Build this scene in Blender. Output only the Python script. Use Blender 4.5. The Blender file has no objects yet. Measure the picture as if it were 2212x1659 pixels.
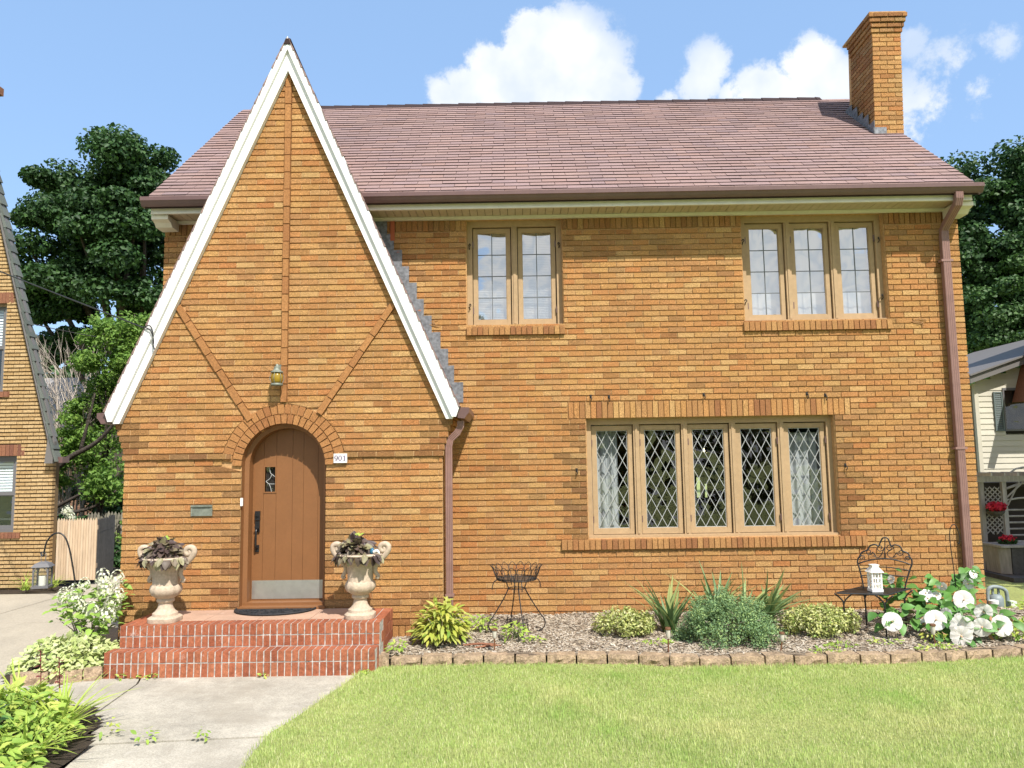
import bpy, math, random
import numpy as np
from mathutils import Vector, Matrix
random.seed(7); rng = np.random.default_rng(7)
sc = bpy.context.scene
COL = sc.collection
R = math.radians
def srgb(r, g, b):
    return tuple(((c/255)/12.92 if c/255 <= .04045 else ((c/255+.055)/1.055)**2.4) for c in (r, g, b))

# ------------------------------------------------------------------ camera
CAM = Vector((0, -9.25, 1.92))
pitch, yaw, roll = R(5.95), R(-0.35), R(-0.86)
fw = Vector((math.sin(yaw)*math.cos(pitch), math.cos(yaw)*math.cos(pitch), math.sin(pitch)))
rt = Vector((math.cos(yaw), -math.sin(yaw), 0)); up = rt.cross(fw)
rt, up = rt*math.cos(roll)+up*math.sin(roll), up*math.cos(roll)-rt*math.sin(roll)
cd = bpy.data.cameras.new('camera'); cam = bpy.data.objects.new('camera', cd); COL.objects.link(cam)
cam.matrix_world = Matrix(((rt.x, up.x, -fw.x, CAM.x), (rt.y, up.y, -fw.y, CAM.y), (rt.z, up.z, -fw.z, CAM.z), (0, 0, 0, 1)))
cd.sensor_width = 36; cd.lens = 1662/2212*36; cd.clip_start = .05; cd.clip_end = 3000
sc.camera = cam

# ------------------------------------------------------------------ sun, sky, exposure
SUN_TO = Vector((.51, -1, 1.41)).normalized()
sl = bpy.data.lights.new('sun', 'SUN'); sl.energy = 4.6; sl.angle = R(.53); sl.color = (1, .95, .87)
so = bpy.data.objects.new('sun', sl); COL.objects.link(so); so.location = (10, -25, 30)
so.rotation_euler = (-SUN_TO).to_track_quat('-Z', 'Y').to_euler()
sc.view_settings.view_transform = 'Standard'; sc.view_settings.look = 'None'
sc.view_settings.exposure = .6; sc.view_settings.gamma = 1

w = bpy.data.worlds.new('World'); sc.world = w; w.use_nodes = True
nt = w.node_tree; N = nt.nodes; L = nt.links; N.clear()
def nd(t, **k):
    n = N.new(t)
    for a, b in k.items(): setattr(n, a, b)
    return n
wo = nd('ShaderNodeOutputWorld'); bg = nd('ShaderNodeBackground'); bg.inputs[1].default_value = .13
sky = nd('ShaderNodeTexSky'); sky.sky_type = 'NISHITA'; sky.sun_disc = False
sky.sun_elevation = math.asin(SUN_TO.z); sky.sun_rotation = math.atan2(SUN_TO.x, SUN_TO.y)
sky.air_density = 1.0; sky.dust_density = 1.6; sky.ozone_density = 1.3
tc = nd('ShaderNodeTexCoord')
def mth(op, a, b=None, c=None, clamp=False):
    n = nd('ShaderNodeMath', operation=op); n.use_clamp = clamp
    for i, v in enumerate((a, b, c)):
        if v is None: continue
        if isinstance(v, (int, float)): n.inputs[i].default_value = v
        else: L.new(v, n.inputs[i])
    return n.outputs[0]
# cumulus: soft lobes in the sky, broken up by fractal noise; loose fair-weather cloud elsewhere
d0 = tc.outputs['Generated']
wn = nd('ShaderNodeTexNoise'); wn.inputs['Scale'].default_value = 10; wn.inputs['Detail'].default_value = 12; wn.inputs['Roughness'].default_value = .66
L.new(d0, wn.inputs['Vector'])
lobes = [(.029, .572, 4.2, 1), (.06, .548, 5.1, 1.05), (-.019, .526, 4.2, 1), (.101, .534, 4.5, 1), (.135, .507, 3.6, .95), (-.092, .497, 2.5, .9), (-.061, .507, 3, .95),
         (.027, .496, 7.2, 1.1), (.003, .556, 2.7, .9), (.268, .531, 2.9, .66), (.254, .505, 3, .7), (.402, .522, 3.7, 1), (.341, .493, 3.6, 1), (.436, .501, 3.3, .95),
         (.31, .487, 2.7, .85), (.372, .486, 4.2, 1), (.209, .484, 1.8, .7), (.588, .531, 3.2, .62), (.559, .469, 4.4, .74), (.612, .475, 3.6, .62), (.55, .562, 2.0, .5), (.659, .56, 2.4, .45)]
tot = None
for (u, v, rad, wt) in lobes:
    c = Vector((u, 1, v)).normalized()
    dp = nd('ShaderNodeVectorMath', operation='DISTANCE'); L.new(d0, dp.inputs[0]); dp.inputs[1].default_value = c
    m = nd('ShaderNodeMapRange', interpolation_type='SMOOTHSTEP'); L.new(dp.outputs['Value'], m.inputs[0])
    rr = rad/100*1.15
    m.inputs[1].default_value = rr*1.75; m.inputs[2].default_value = rr*.25; m.inputs[3].default_value = 0; m.inputs[4].default_value = wt
    tot = m.outputs[0] if tot is None else mth('MAXIMUM', tot, m.outputs[0])
# scattered cumulus in the half of the sky behind the viewer
sp = nd('ShaderNodeSeparateXYZ'); L.new(d0, sp.inputs[0])
ln = nd('ShaderNodeTexNoise'); ln.inputs['Scale'].default_value = 2.6; ln.inputs['Detail'].default_value = 3; L.new(d0, ln.inputs['Vector'])
lm = nd('ShaderNodeMapRange', interpolation_type='SMOOTHSTEP'); L.new(ln.outputs['Fac'], lm.inputs[0]); lm.inputs[1].default_value = .38; lm.inputs[2].default_value = .56
bk = nd('ShaderNodeMapRange', interpolation_type='SMOOTHSTEP'); L.new(sp.outputs['Y'], bk.inputs[0]); bk.inputs[1].default_value = .1; bk.inputs[2].default_value = -.35
tot = mth('MAXIMUM', tot, mth('MULTIPLY', lm.outputs[0], bk.outputs[0]))
n2 = mth('MULTIPLY_ADD', wn.outputs['Fac'], 3.4, -1.7)
den = mth('MULTIPLY_ADD', tot, 1.55, mth('MULTIPLY_ADD', n2, 1.0, -.62))
dm = nd('ShaderNodeMapRange', interpolation_type='SMOOTHSTEP'); L.new(den, dm.inputs[0]); dm.inputs[1].default_value = 0; dm.inputs[2].default_value = .42
sn = nd('ShaderNodeTexNoise'); sn.inputs['Scale'].default_value = 11; sn.inputs['Detail'].default_value = 4; L.new(d0, sn.inputs['Vector'])
cr = nd('ShaderNodeValToRGB'); L.new(sn.outputs['Fac'], cr.inputs[0])
cr.color_ramp.elements[0].position = .36; cr.color_ramp.elements[0].color = (4.1, 4.55, 5.2, 1)
cr.color_ramp.elements[1].position = .58; cr.color_ramp.elements[1].color = (5.5, 5.6, 5.8, 1)
hz = nd('ShaderNodeMix', data_type='RGBA'); hz.inputs[0].default_value = .5
L.new(sky.outputs[0], hz.inputs[6]); hz.inputs[7].default_value = (2.35, 3.9, 6.4, 1)
mx = nd('ShaderNodeMix', data_type='RGBA'); L.new(mth('MULTIPLY', dm.outputs[0], mth('MULTIPLY', tot, 1.25, clamp=True)), mx.inputs[0]); L.new(hz.outputs[2], mx.inputs[6]); L.new(cr.outputs[0], mx.inputs[7])
L.new(mx.outputs[2], bg.inputs[0]); L.new(bg.outputs[0], wo.inputs[0])

# ------------------------------------------------------------------ materials
MATS = {}
def mat(name, cols, rough=.8, noise=None, bump=None, metal=0, spec=.35, transl=0, obj_rand=True, stain=None, dark=None, coat=0, stretch=None, emit=0):
    """cols: one linear colour or a list picked per piece; noise=(scale, amount); bump=(scale, strength, dist)"""
    m = bpy.data.materials.new(name); m.use_nodes = True; MATS[name] = m
    t = m.node_tree; n = t.nodes; l = t.links; n.clear()
    out = n.new('ShaderNodeOutputMaterial'); p = n.new('ShaderNodeBsdfPrincipled')
    p.inputs['Roughness'].default_value = rough; p.inputs['Metallic'].default_value = metal; p.inputs['Specular IOR Level'].default_value = spec
    p.inputs['Coat Weight'].default_value = coat
    if not isinstance(cols, list): cols = [cols]
    def math_(op, a, b):
        q = n.new('ShaderNodeMath'); q.operation = op
        for i, v in enumerate((a, b)):
            if isinstance(v, (int, float)): q.inputs[i].default_value = v
            else: l.new(v, q.inputs[i])
        return q.outputs[0]
    at = n.new('ShaderNodeAttribute'); at.attribute_name = 'rnd'
    fac = at.outputs['Fac']
    if obj_rand:
        oi = n.new('ShaderNodeObjectInfo'); fac = math_('FRACT', math_('ADD', fac, oi.outputs['Random']), 0)
    if len(cols) > 1:
        rp = n.new('ShaderNodeValToRGB'); l.new(fac, rp.inputs[0]); e = rp.color_ramp
        e.elements[0].position = 0; e.elements[0].color = (*cols[0], 1); e.elements[1].position = 1; e.elements[1].color = (*cols[-1], 1)
        for i, c in enumerate(cols[1:-1]): x = e.elements.new((i+1)/(len(cols)-1)); x.color = (*c, 1)
        c = rp.outputs[0]
    else:
        rp = n.new('ShaderNodeRGB'); rp.outputs[0].default_value = (*cols[0], 1); c = rp.outputs[0]
    geo = n.new('ShaderNodeNewGeometry'); vec = geo.outputs['Position']
    if stretch:
        mp = n.new('ShaderNodeMapping'); mp.inputs['Scale'].default_value = stretch; l.new(vec, mp.inputs[0]); vec = mp.outputs[0]
    def noise_(s, d=4, r=.6):
        q = n.new('ShaderNodeTexNoise'); q.inputs['Scale'].default_value = s; q.inputs['Detail'].default_value = d; q.inputs['Roughness'].default_value = r; l.new(vec, q.inputs['Vector']); return q.outputs['Fac']
    def mulcol(c, f):
        q = n.new('ShaderNodeMix'); q.data_type = 'RGBA'; q.blend_type = 'MULTIPLY'; q.inputs[0].default_value = 1; l.new(c, q.inputs[6]); l.new(f, q.inputs[7]); return q.outputs[2]
    def rng_(v, a, b, x, y):
        q = n.new('ShaderNodeMapRange'); l.new(v, q.inputs[0])
        for i, k in enumerate((a, b, x, y)): q.inputs[i+1].default_value = k
        return q.outputs[0]
    for (s, a) in (noise if isinstance(noise, list) else [noise] if noise else []):
        c = mulcol(c, rng_(noise_(s), .3, .7, 1-a, 1+a*.6))
    if stain:   # (scale, colour, low, high): patches of dirt, lichen or dry growth
        for (s, sc_, lo, hi) in (stain if isinstance(stain, list) else [stain]):
            q = n.new('ShaderNodeMix'); q.data_type = 'RGBA'; l.new(rng_(noise_(s, 6, .65), lo, hi, 0, 1), q.inputs[0]); l.new(c, q.inputs[6]); q.inputs[7].default_value = (*sc_, 1); c = q.outputs[2]
    if dark:    # pieces flagged 'aged' take another colour
        a2 = n.new('ShaderNodeAttribute'); a2.attribute_name = 'aged_or_shaded'
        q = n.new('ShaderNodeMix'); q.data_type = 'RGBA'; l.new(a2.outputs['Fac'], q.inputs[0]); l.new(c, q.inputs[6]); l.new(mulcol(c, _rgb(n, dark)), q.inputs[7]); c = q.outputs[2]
    l.new(c, p.inputs['Base Color'])
    if bump:
        bumps = bump if isinstance(bump, list) else [bump]; nrm = None
        for (s, st, di) in bumps:
            b = n.new('ShaderNodeBump'); b.inputs['Strength'].default_value = st; b.inputs['Distance'].default_value = di; l.new(noise_(s, 5), b.inputs['Height'])
            if nrm: l.new(nrm, b.inputs['Normal'])
            nrm = b.outputs[0]
        l.new(nrm, p.inputs['Normal'])
    if emit:
        l.new(c, p.inputs['Emission Color']); p.inputs['Emission Strength'].default_value = emit
    if transl:
        tr = n.new('ShaderNodeBsdfTranslucent'); l.new(c, tr.inputs[0]); ms = n.new('ShaderNodeMixShader'); ms.inputs[0].default_value = transl
        l.new(p.outputs[0], ms.inputs[1]); l.new(tr.outputs[0], ms.inputs[2]); l.new(ms.outputs[0], out.inputs[0])
    else: l.new(p.outputs[0], out.inputs[0])
    return m
def _rgb(n, c):
    q = n.new('ShaderNodeRGB'); q.outputs[0].default_value = (*c, 1); return q.outputs[0]
def glass_mat(name, tint=(.9, .94, .95), wav=(3, .02), refl=.08):
    m = bpy.data.materials.new(name); m.use_nodes = True; MATS[name] = m; t = m.node_tree; n = t.nodes; l = t.links; n.clear()
    out = n.new('ShaderNodeOutputMaterial'); tr = n.new('ShaderNodeBsdfTransparent'); tr.inputs[0].default_value = (*tint, 1)
    g = n.new('ShaderNodeBsdfGlossy'); g.inputs['Roughness'].default_value = .01; 
    geo0 = n.new('ShaderNodeNewGeometry'); dt = n.new('ShaderNodeVectorMath'); dt.operation = 'DOT_PRODUCT'; l.new(geo0.outputs['Normal'], dt.inputs[0]); l.new(geo0.outputs['Incoming'], dt.inputs[1])
    ab_ = n.new('ShaderNodeMath'); ab_.operation = 'ABSOLUTE'; l.new(dt.outputs['Value'], ab_.inputs[0])
    iv = n.new('ShaderNodeMath'); iv.operation = 'SUBTRACT'; iv.inputs[0].default_value = 1; l.new(ab_.outputs[0], iv.inputs[1])
    pw = n.new('ShaderNodeMath'); pw.operation = 'POWER'; l.new(iv.outputs[0], pw.inputs[0]); pw.inputs[1].default_value = 5
    fr = n.new('ShaderNodeMath'); fr.operation = 'MULTIPLY_ADD'; fr.use_clamp = True; l.new(pw.outputs[0], fr.inputs[0]); fr.inputs[1].default_value = 1-refl; fr.inputs[2].default_value = refl
    nz = n.new('ShaderNodeTexNoise'); nz.inputs['Scale'].default_value = wav[0]; nz.inputs['Detail'].default_value = 1; geo = n.new('ShaderNodeNewGeometry'); l.new(geo.outputs['Position'], nz.inputs['Vector'])
    b = n.new('ShaderNodeBump'); b.inputs['Strength'].default_value = 1; b.inputs['Distance'].default_value = wav[1]; l.new(nz.outputs['Fac'], b.inputs['Height']); l.new(b.outputs[0], g.inputs['Normal'])
    ms = n.new('ShaderNodeMixShader'); l.new(fr.outputs[0], ms.inputs[0]); l.new(tr.outputs[0], ms.inputs[1]); l.new(g.outputs[0], ms.inputs[2]); l.new(ms.outputs[0], out.inputs[0])
    return m
BR = [(.525, .285, .106), (.485, .232, .09), (.565, .335, .135), (.515, .24, .09), (.55, .31, .117), (.46, .235, .10), (.60, .37, .157), (.50, .215, .08), (.54, .297, .11)]
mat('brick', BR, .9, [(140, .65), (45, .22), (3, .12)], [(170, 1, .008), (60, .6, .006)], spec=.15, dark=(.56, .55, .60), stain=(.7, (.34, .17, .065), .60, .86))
mat('mortar', (.50, .30, .14), .95, (30, .3), (120, .6, .004), spec=.1)
mat('head_mortar', (.60, .40, .205), .95, (30, .25), spec=.1)
mat('sill_brick', [(.30, .145, .06), (.38, .20, .08), (.26, .115, .052), (.34, .16, .065), (.41, .225, .09)], .9, (70, .35), (150, .8, .005), spec=.15)
mat('rib_brick', [(.33, .155, .06), (.40, .195, .075), (.29, .125, .05)], .9, (70, .35), (150, .8, .005), spec=.15)
mat('shingle', [(.285, .192, .176), (.30, .205, .186), (.27, .188, .18), (.315, .215, .192), (.285, .20, .195), (.30, .196, .172), (.262, .188, .188)], .95, [(.6, .10), (2.2, .08), (160, .4)], (300, .5, .003), spec=.15)
mat('shingle_edge', (.045, .03, .03), .95, (60, .3), spec=.15)
mat('white_trim', (.80, .80, .79), .45, [(6, .05), (1.3, .05)], spec=.4, stain=(5, (.62, .61, .57), .62, .85))
mat('cream_trim', (.66, .62, .52), .6, (9, .08))
mat('soffit', (.46, .385, .27), .75, (14, .12))
mat('gutter', (.135, .078, .072), .35, (8, .12), spec=.5); mat('downspout', (.25, .145, .125), .45, (8, .15), spec=.4)
mat('window_paint', (.40, .275, .155), .6, [(18, .10), (3, .07)], (60, .15, .002), stretch=None, stain=(26, (.30, .215, .13), .66, .78))
mat('door_paint', (.215, .094, .034), .5, [(5, .06), (40, .04)], (50, .1, .002), spec=.4)
mat('came', (.38, .39, .385), .45, (60, .15))
mat('lead_came', (.12, .13, .14), .5)
mat('steel', (.50, .51, .49), .33, (12, .1), metal=.75)
mat('black_metal', (.012, .012, .013), .42, (40, .3), spec=.5)
mat('iron', (.018, .016, .016), .6, (60, .5), spec=.4, stain=(30, (.07, .03, .018), .62, .75))
mat('red_brick', [(.33, .11, .056), (.38, .135, .07), (.29, .09, .047), (.36, .12, .06), (.40, .15, .078)], .85, [(30, .3), (3, .2), (110, .25)], (90, .8, .005), spec=.2, stain=[(7, (.55, .45, .40), .64, .80), (4, (.14, .06, .04), .62, .8)])
mat('step_mortar', (.46, .435, .40), .95, (25, .6), (90, .6, .004), stain=(9, (.30, .29, .28), .58, .7))
mat('porch_tile', [(.45, .29, .205), (.49, .325, .235), (.42, .27, .195)], .75, [(4, .15), (40, .12)], (120, .2, .002), stain=(3.5, (.62, .52, .45), .64, .76))
mat('cast_stone', (.50, .40, .30), .9, [(5, .14), (45, .22)], [(120, .5, .004), (25, .3, .006)], stain=[(8, (.33, .25, .185), .62, .76), (14, (.58, .38, .28), .66, .8)])
mat('soil', (.055, .04, .028), .95, (40, .5), (90, 1, .02))
mat('mulch', (.27, .21, .15), .95, [(50, .5), (7, .25)], (130, 1, .02))
mat('chip', [(.41, .34, .25), (.31, .25, .18), (.49, .43, .345), (.22, .165, .115), (.56, .51, .43), (.37, .30, .225), (.17, .125, .09)], .95, (90, .25))
mat('concrete', (.45, .415, .345), .92, [(1.7, .20), (60, .2), (150, .32), (9, .12)], [(220, .5, .004), (50, .3, .004)], stain=[(1.1, (.28, .25, .20), .52, .74), (5, (.50, .46, .40), .62, .78)])
mat('drive_concrete', (.41, .36, .28), .93, [(1.3, .16), (50, .14), (160, .18)], (180, .5, .005), stretch=(1, .5, 1), stain=(.8, (.36, .31, .25), .56, .75))
mat('edging', [(.38, .275, .175), (.43, .315, .205), (.33, .24, .16)], .95, [(14, .4), (70, .4)], [(60, 1, .012), (160, .6, .005)], stain=(6, (.16, .12, .09), .62, .76))
mat('lawn_soil', (.36, .40, .13), .95, [(.9, .2), (30, .3)], (120, 1, .02))
mat('grass', [(.40, .54, .14), (.50, .61, .20), (.64, .69, .31), (.42, .57, .15), (.76, .74, .45), (.31, .47, .11), (.54, .63, .23)], .7, (1.6, .10), transl=.4, spec=.25, stain=[(.75, (.74, .70, .36), .50, .78), (1.25, (.36, .55, .13), .54, .72), (5, (.80, .74, .44), .64, .78)])
def leafmat(n, cols, tr=.3, ro=.55, nz=(6, .15), sp=.35): return mat(n, cols, ro, nz, None, spec=sp, transl=tr)
leafmat('maple', [(.028, .07, .02), (.044, .105, .028), (.022, .055, .02), (.065, .14, .034), (.034, .085, .025)], .25, nz=(.5, .25))
leafmat('maple_light', [(.045, .10, .026), (.065, .14, .034), (.03, .075, .022), (.085, .17, .04)], .25, nz=(.5, .25))
leafmat('small_tree', [(.16, .30, .05), (.22, .37, .07), (.11, .22, .045), (.28, .42, .08)], .4)
leafmat('dark_green', [(.03, .085, .022), (.05, .12, .03), (.025, .065, .02), (.07, .15, .04)], .25)
leafmat('yellow_green', [(.40, .44, .06), (.48, .47, .09), (.27, .38, .05), (.55, .52, .14), (.18, .32, .05)], .3)
leafmat('variegated', [(.56, .57, .22), (.42, .47, .13), (.62, .62, .30), (.22, .33, .07), (.50, .50, .15), (.66, .66, .38)], .25)
leafmat('lime_cover', [(.52, .58, .24), (.60, .64, .32), (.44, .53, .17), (.66, .68, .40), (.36, .46, .14)], .3)
leafmat('fresh_green', [(.32, .48, .08), (.40, .55, .10), (.24, .40, .07), (.50, .60, .12), (.58, .63, .16)], .4)
leafmat('lily_blade', [(.42, .56, .09), (.52, .62, .12), (.34, .50, .08), (.62, .64, .20)], .4)
leafmat('blue_green', [(.20, .33, .16), (.25, .39, .19), (.16, .27, .13), (.31, .45, .18), (.40, .52, .19)], .3, .6)
leafmat('iris_blade', [(.15, .25, .10), (.20, .31, .13), (.12, .21, .085), (.28, .36, .13), (.35, .38, .14)], .25, .5)
leafmat('hibiscus_leaf', [(.09, .24, .045), (.13, .30, .06), (.07, .18, .04), (.18, .35, .08)], .25, .45)
leafmat('petal', [(.80, .78, .74), (.84, .82, .80), (.78, .74, .70)], .3, .6, (12, .06))
leafmat('petal_cream', [(.78, .80, .60), (.84, .84, .74), (.72, .76, .48)], .3, .7)
leafmat('coleus', [(.075, .05, .048), (.12, .085, .07), (.055, .035, .036), (.19, .15, .10), (.24, .215, .12), (.32, .30, .17)], .15, .5)
leafmat('red_leaf', [(.20, .045, .05), (.26, .06, .06), (.15, .04, .045)], .25)
leafmat('red_flower', [(.55, .02, .05), (.62, .03, .07)], .2)
leafmat('hydrangea_leaf', [(.26, .42, .07), (.34, .50, .10), (.20, .34, .06), (.44, .56, .15)], .3)
mat('stem', (.10, .13, .05), .8); mat('stamen', (.62, .40, .22), .8)
mat('bark', (.075, .06, .05), .95, (14, .4), (25, 1, .03)); mat('twig', [(.40, .34, .29), (.31, .26, .22), (.47, .41, .35)], .95)
mat('candle', (.80, .75, .64), .5, spec=.3); mat('white_paint', (.82, .82, .80), .5)
mat('curtain', (.62, .62, .63), .9, (5, .08), transl=.3); mat('blind', (.80, .82, .82), .6)
mat('sheer', (.86, .88, .89), .9, (3, .05)); mat('room', (.075, .085, .085), .95); mat('room_wood', (.12, .05, .025), .6)
mat('flashing', (.20, .21, .23), .55, [(25, .5)], metal=.3, stain=(14, (.42, .13, .06), .64, .72))
mat('rust_paint', (.36, .10, .045), .8); mat('amber_glass', (.42, .27, .025), .25, (20, .2), spec=.6, transl=.3)
mat('verdigris', (.21, .23, .19), .6, (30, .3), metal=.3); mat('rubber', (.02, .022, .026), .7, (80, .6), (90, 1, .006), spec=.4)
mat('copper', (.30, .15, .09), .4, (20, .3), metal=.7); mat('lens', (.55, .52, .45), .2, spec=.6)
mat('tan_brick', [(.46, .305, .145), (.51, .355, .18), (.41, .265, .12), (.55, .39, .205)], .9, [(40, .35)], (110, .8, .006), spec=.15)
mat('tan_mortar', (.17, .115, .06), .95); mat('brown_brick', [(.20, .085, .05), (.25, .11, .06), (.17, .07, .045)], .9, (40, .3))
mat('slate_shingle', [(.10, .115, .105), (.13, .145, .13), (.085, .10, .095)], .95, (60, .3)); mat('grey_trim', (.15, .14, .135), .55); mat('grey_frame', (.14, .135, .14), .5)
mat('siding', [(.52, .49, .40), (.49, .46, .38), (.55, .52, .43)], .6, (5, .05)); mat('dark_trim', (.035, .025, .022), .7); mat('shutter', (.115, .145, .145), .6)
mat('grey_wood', [(.34, .32, .30), (.28, .265, .25), (.40, .38, .36)], .85, (20, .25), stretch=(1, 1, .2)); mat('dark_wood', [(.10, .095, .09), (.075, .07, .068)], .9, (14, .3))
mat('fence_wood', [(.60, .46, .32), (.54, .40, .27), (.66, .52, .38)], .85, (18, .22), stretch=(1, 1, .15)); mat('fence_grey', [(.26, .24, .19), (.21, .195, .155), (.30, .28, .22)], .9, (18, .3))
mat('far_brick', [(.17, .085, .06), (.21, .11, .075), (.14, .07, .05)], .9); mat('far_mortar', (.36, .31, .26), .95); mat('roof_grey', (.24, .23, .23), .9, (3, .15))
mat('wire', (.02, .02, .02), .6); mat('meter_grey', (.22, .26, .27), .5, (20, .2), spec=.4); mat('meter_face', (.62, .64, .62), .4)
mat('blue_paint', (.03, .12, .20), .4); mat('ink', (.10, .05, .16), .6); mat('plaque', (.74, .73, .70), .5, (14, .06))
mat('flue', (.66, .44, .24), .85, (10, .15)); mat('brass', (.30, .24, .13), .4, metal=.6); mat('bulb', (1, .8, .5), emit=14)
mat('dead_leaf', [(.30, .16, .08), (.42, .25, .12), (.22, .11, .06)], .9)
glass_mat('glass', refl=.11); glass_mat('upper_glass', tint=(.95, .97, .98), wav=(2.4, .03), refl=.58); glass_mat('lantern_glass', wav=(2, .0))

# ------------------------------------------------------------------ mesh builder
class MB:
    def __init__(s): s.v = []; s.f = []; s.r = []; s.g = []; s.m = []
    def face(s, pts, r=0., g=0., m=0):
        i = len(s.v); s.v += [tuple(p) for p in pts]; s.f.append(tuple(range(i, i+len(pts)))); s.r.append(r); s.g.append(g); s.m.append(m)
    def mesh_(s, vs, fs, r=0., g=0., m=0):
        i = len(s.v); s.v += [tuple(p) for p in vs]
        for f in fs: s.f.append(tuple(i+k for k in f)); s.r.append(r); s.g.append(g); s.m.append(m)
    def box(s, x0, x1, y0, y1, z0, z1, r=0., g=0., m=0):
        s.mesh_([(x0,y0,z0),(x1,y0,z0),(x1,y1,z0),(x0,y1,z0),(x0,y0,z1),(x1,y0,z1),(x1,y1,z1),(x0,y1,z1)],
                [(0,3,2,1),(4,5,6,7),(0,1,5,4),(1,2,6,5),(2,3,7,6),(3,0,4,7)], r, g, m)
    def hexa(s, p, r=0., g=0., m=0, back=True):   # p: 4 front points (ccw seen from outside) then 4 back points
        f = [(0,1,2,3),(1,0,4,5),(2,1,5,6),(3,2,6,7),(0,3,7,4)]
        if back: f.append((7,6,5,4))
        s.mesh_(p, f, r, g, m)
    def prism(s, poly, y0, y1, r=0., g=0., m=0):  # poly in xz, extruded along y (y0 in front)
        n = len(poly); a = [(x, y0, z) for x, z in poly]; b = [(x, y1, z) for x, z in poly]
        s.mesh_(a+b, [tuple(range(n)), tuple(range(2*n-1, n-1, -1))]+[((i+1) % n, i, n+i, n+(i+1) % n) for i in range(n)], r, g, m)
    def slab(s, poly, z0, z1, r=0., g=0.):        # poly in xy, ccw
        n = len(poly); a = [(x, y, z1) for x, y in poly]; b = [(x, y, z0) for x, y in poly]
        s.mesh_(a+b, [tuple(range(n)), tuple(range(2*n-1, n-1, -1))]+[((i+1) % n, i, n+i, n+(i+1) % n) for i in range(n)], r, g)
    def tube(s, pts, rad, n=8, r=0., g=0., m=0, cap=True, flat=None):
        P = [Vector(p) for p in pts]; k = len(P); rad = rad if isinstance(rad, (list, tuple)) else [rad]*k
        t0 = (P[1]-P[0]).normalized(); a = Vector((0,0,1)) if abs(t0.z) < .9 else Vector((0,1,0)); u = t0.cross(a).normalized(); vs = []
        for i in range(k):
            t = (P[min(i+1, k-1)]-P[max(i-1, 0)]).normalized(); u = (u-t*u.dot(t)).normalized(); w_ = t.cross(u)
            for j in range(n):
                an = 2*math.pi*j/n; vs.append(P[i]+u*(math.cos(an)*rad[i])+w_*(math.sin(an)*rad[i]*(flat or 1)))
        fs = [(i*n+j, i*n+(j+1) % n, (i+1)*n+(j+1) % n, (i+1)*n+j) for i in range(k-1) for j in range(n)]
        if cap: fs += [tuple(range(n-1, -1, -1)), tuple((k-1)*n+j for j in range(n))]
        s.mesh_(vs, fs, r, g, m)
    def lathe(s, prof, c, n=24, r=0., g=0., m=0, flute=None, sq=None):
        vs = []
        for k, (rr, z) in enumerate(prof):
            for j in range(n):
                an = 2*math.pi*(j+.5)/n; q = rr
                if flute and flute[0] <= k <= flute[1]: q = rr*(1+flute[3]*abs(math.sin(an*flute[2]/2))-flute[3])
                if sq and k <= sq: q = rr*(1+.16*abs(math.sin(2*an))**1.5)
                vs.append((c[0]+q*math.cos(an), c[1]+q*math.sin(an), c[2]+z))
        K = len(prof)
        fs = [(i*n+j, i*n+(j+1) % n, (i+1)*n+(j+1) % n, (i+1)*n+j) for i in range(K-1) for j in range(n)]
        fs += [tuple(range(n-1, -1, -1)), tuple((K-1)*n+j for j in range(n))]
        s.mesh_(vs, fs, r, g, m)
    def mesh(s, name, mats, smooth=False):
        me = bpy.data.meshes.new(name); me.from_pydata(s.v, [], s.f); fin(me, s.r, s.g, s.m, mats, smooth); return me
def fin(me, r, g, m, mats, smooth):
    for x in (mats if isinstance(mats, (list, tuple)) else [mats]): me.materials.append(MATS[x])
    nf = len(me.polygons)
    if r is not None and np.any(np.asarray(r)): a = me.attributes.new('rnd', 'FLOAT', 'FACE'); a.data.foreach_set('value', np.asarray(r, np.float32))
    if g is not None and np.any(np.asarray(g)): a = me.attributes.new('aged_or_shaded', 'FLOAT', 'FACE'); a.data.foreach_set('value', np.asarray(g, np.float32))
    if m is not None and np.any(np.asarray(m)): me.polygons.foreach_set('material_index', np.asarray(m, np.int32))
    if smooth:
        me.polygons.foreach_set('use_smooth', np.ones(nf, bool))
        if smooth is not True: me.set_sharp_from_angle(angle=R(smooth))
    me.update()
WL = {}
def link(o, parent):
    COL.objects.link(o)
    if parent is not None: o.parent = parent; o.matrix_parent_inverse = Matrix.Translation(-WL.get(parent.name, Vector((0, 0, 0))))
    return o
def obj(name, mb, mats, parent=None, smooth=False, **props):
    me = mb.mesh(name, mats, smooth) if isinstance(mb, MB) else mb
    o = link(bpy.data.objects.new(name, me), parent)
    for k, v in props.items(): o[k] = v
    return o
def thing(name, label, cat, loc, group=None):
    o = bpy.data.objects.new(name, None); COL.objects.link(o); o.location = loc; o.empty_display_size = .1; WL[o.name] = Vector(loc)
    o['label'] = label; o['category'] = cat
    if group: o['group'] = group
    return o
def one(name, mb, mats, label, cat, group=None, smooth=False):
    o = obj(name, mb, mats, None, smooth); o['label'] = label; o['category'] = cat
    if group: o['group'] = group
    return o
def structure(name, mb, mats, parent=None, smooth=False):
    o = obj(name, mb, mats, parent, smooth)
    if parent is None: o['kind'] = 'structure'
    return o
def inst(name, me, M, parent):
    o = link(bpy.data.objects.new(name, me), parent); o.matrix_basis = M; return o
def J(a): return random.uniform(-a, a)
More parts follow.
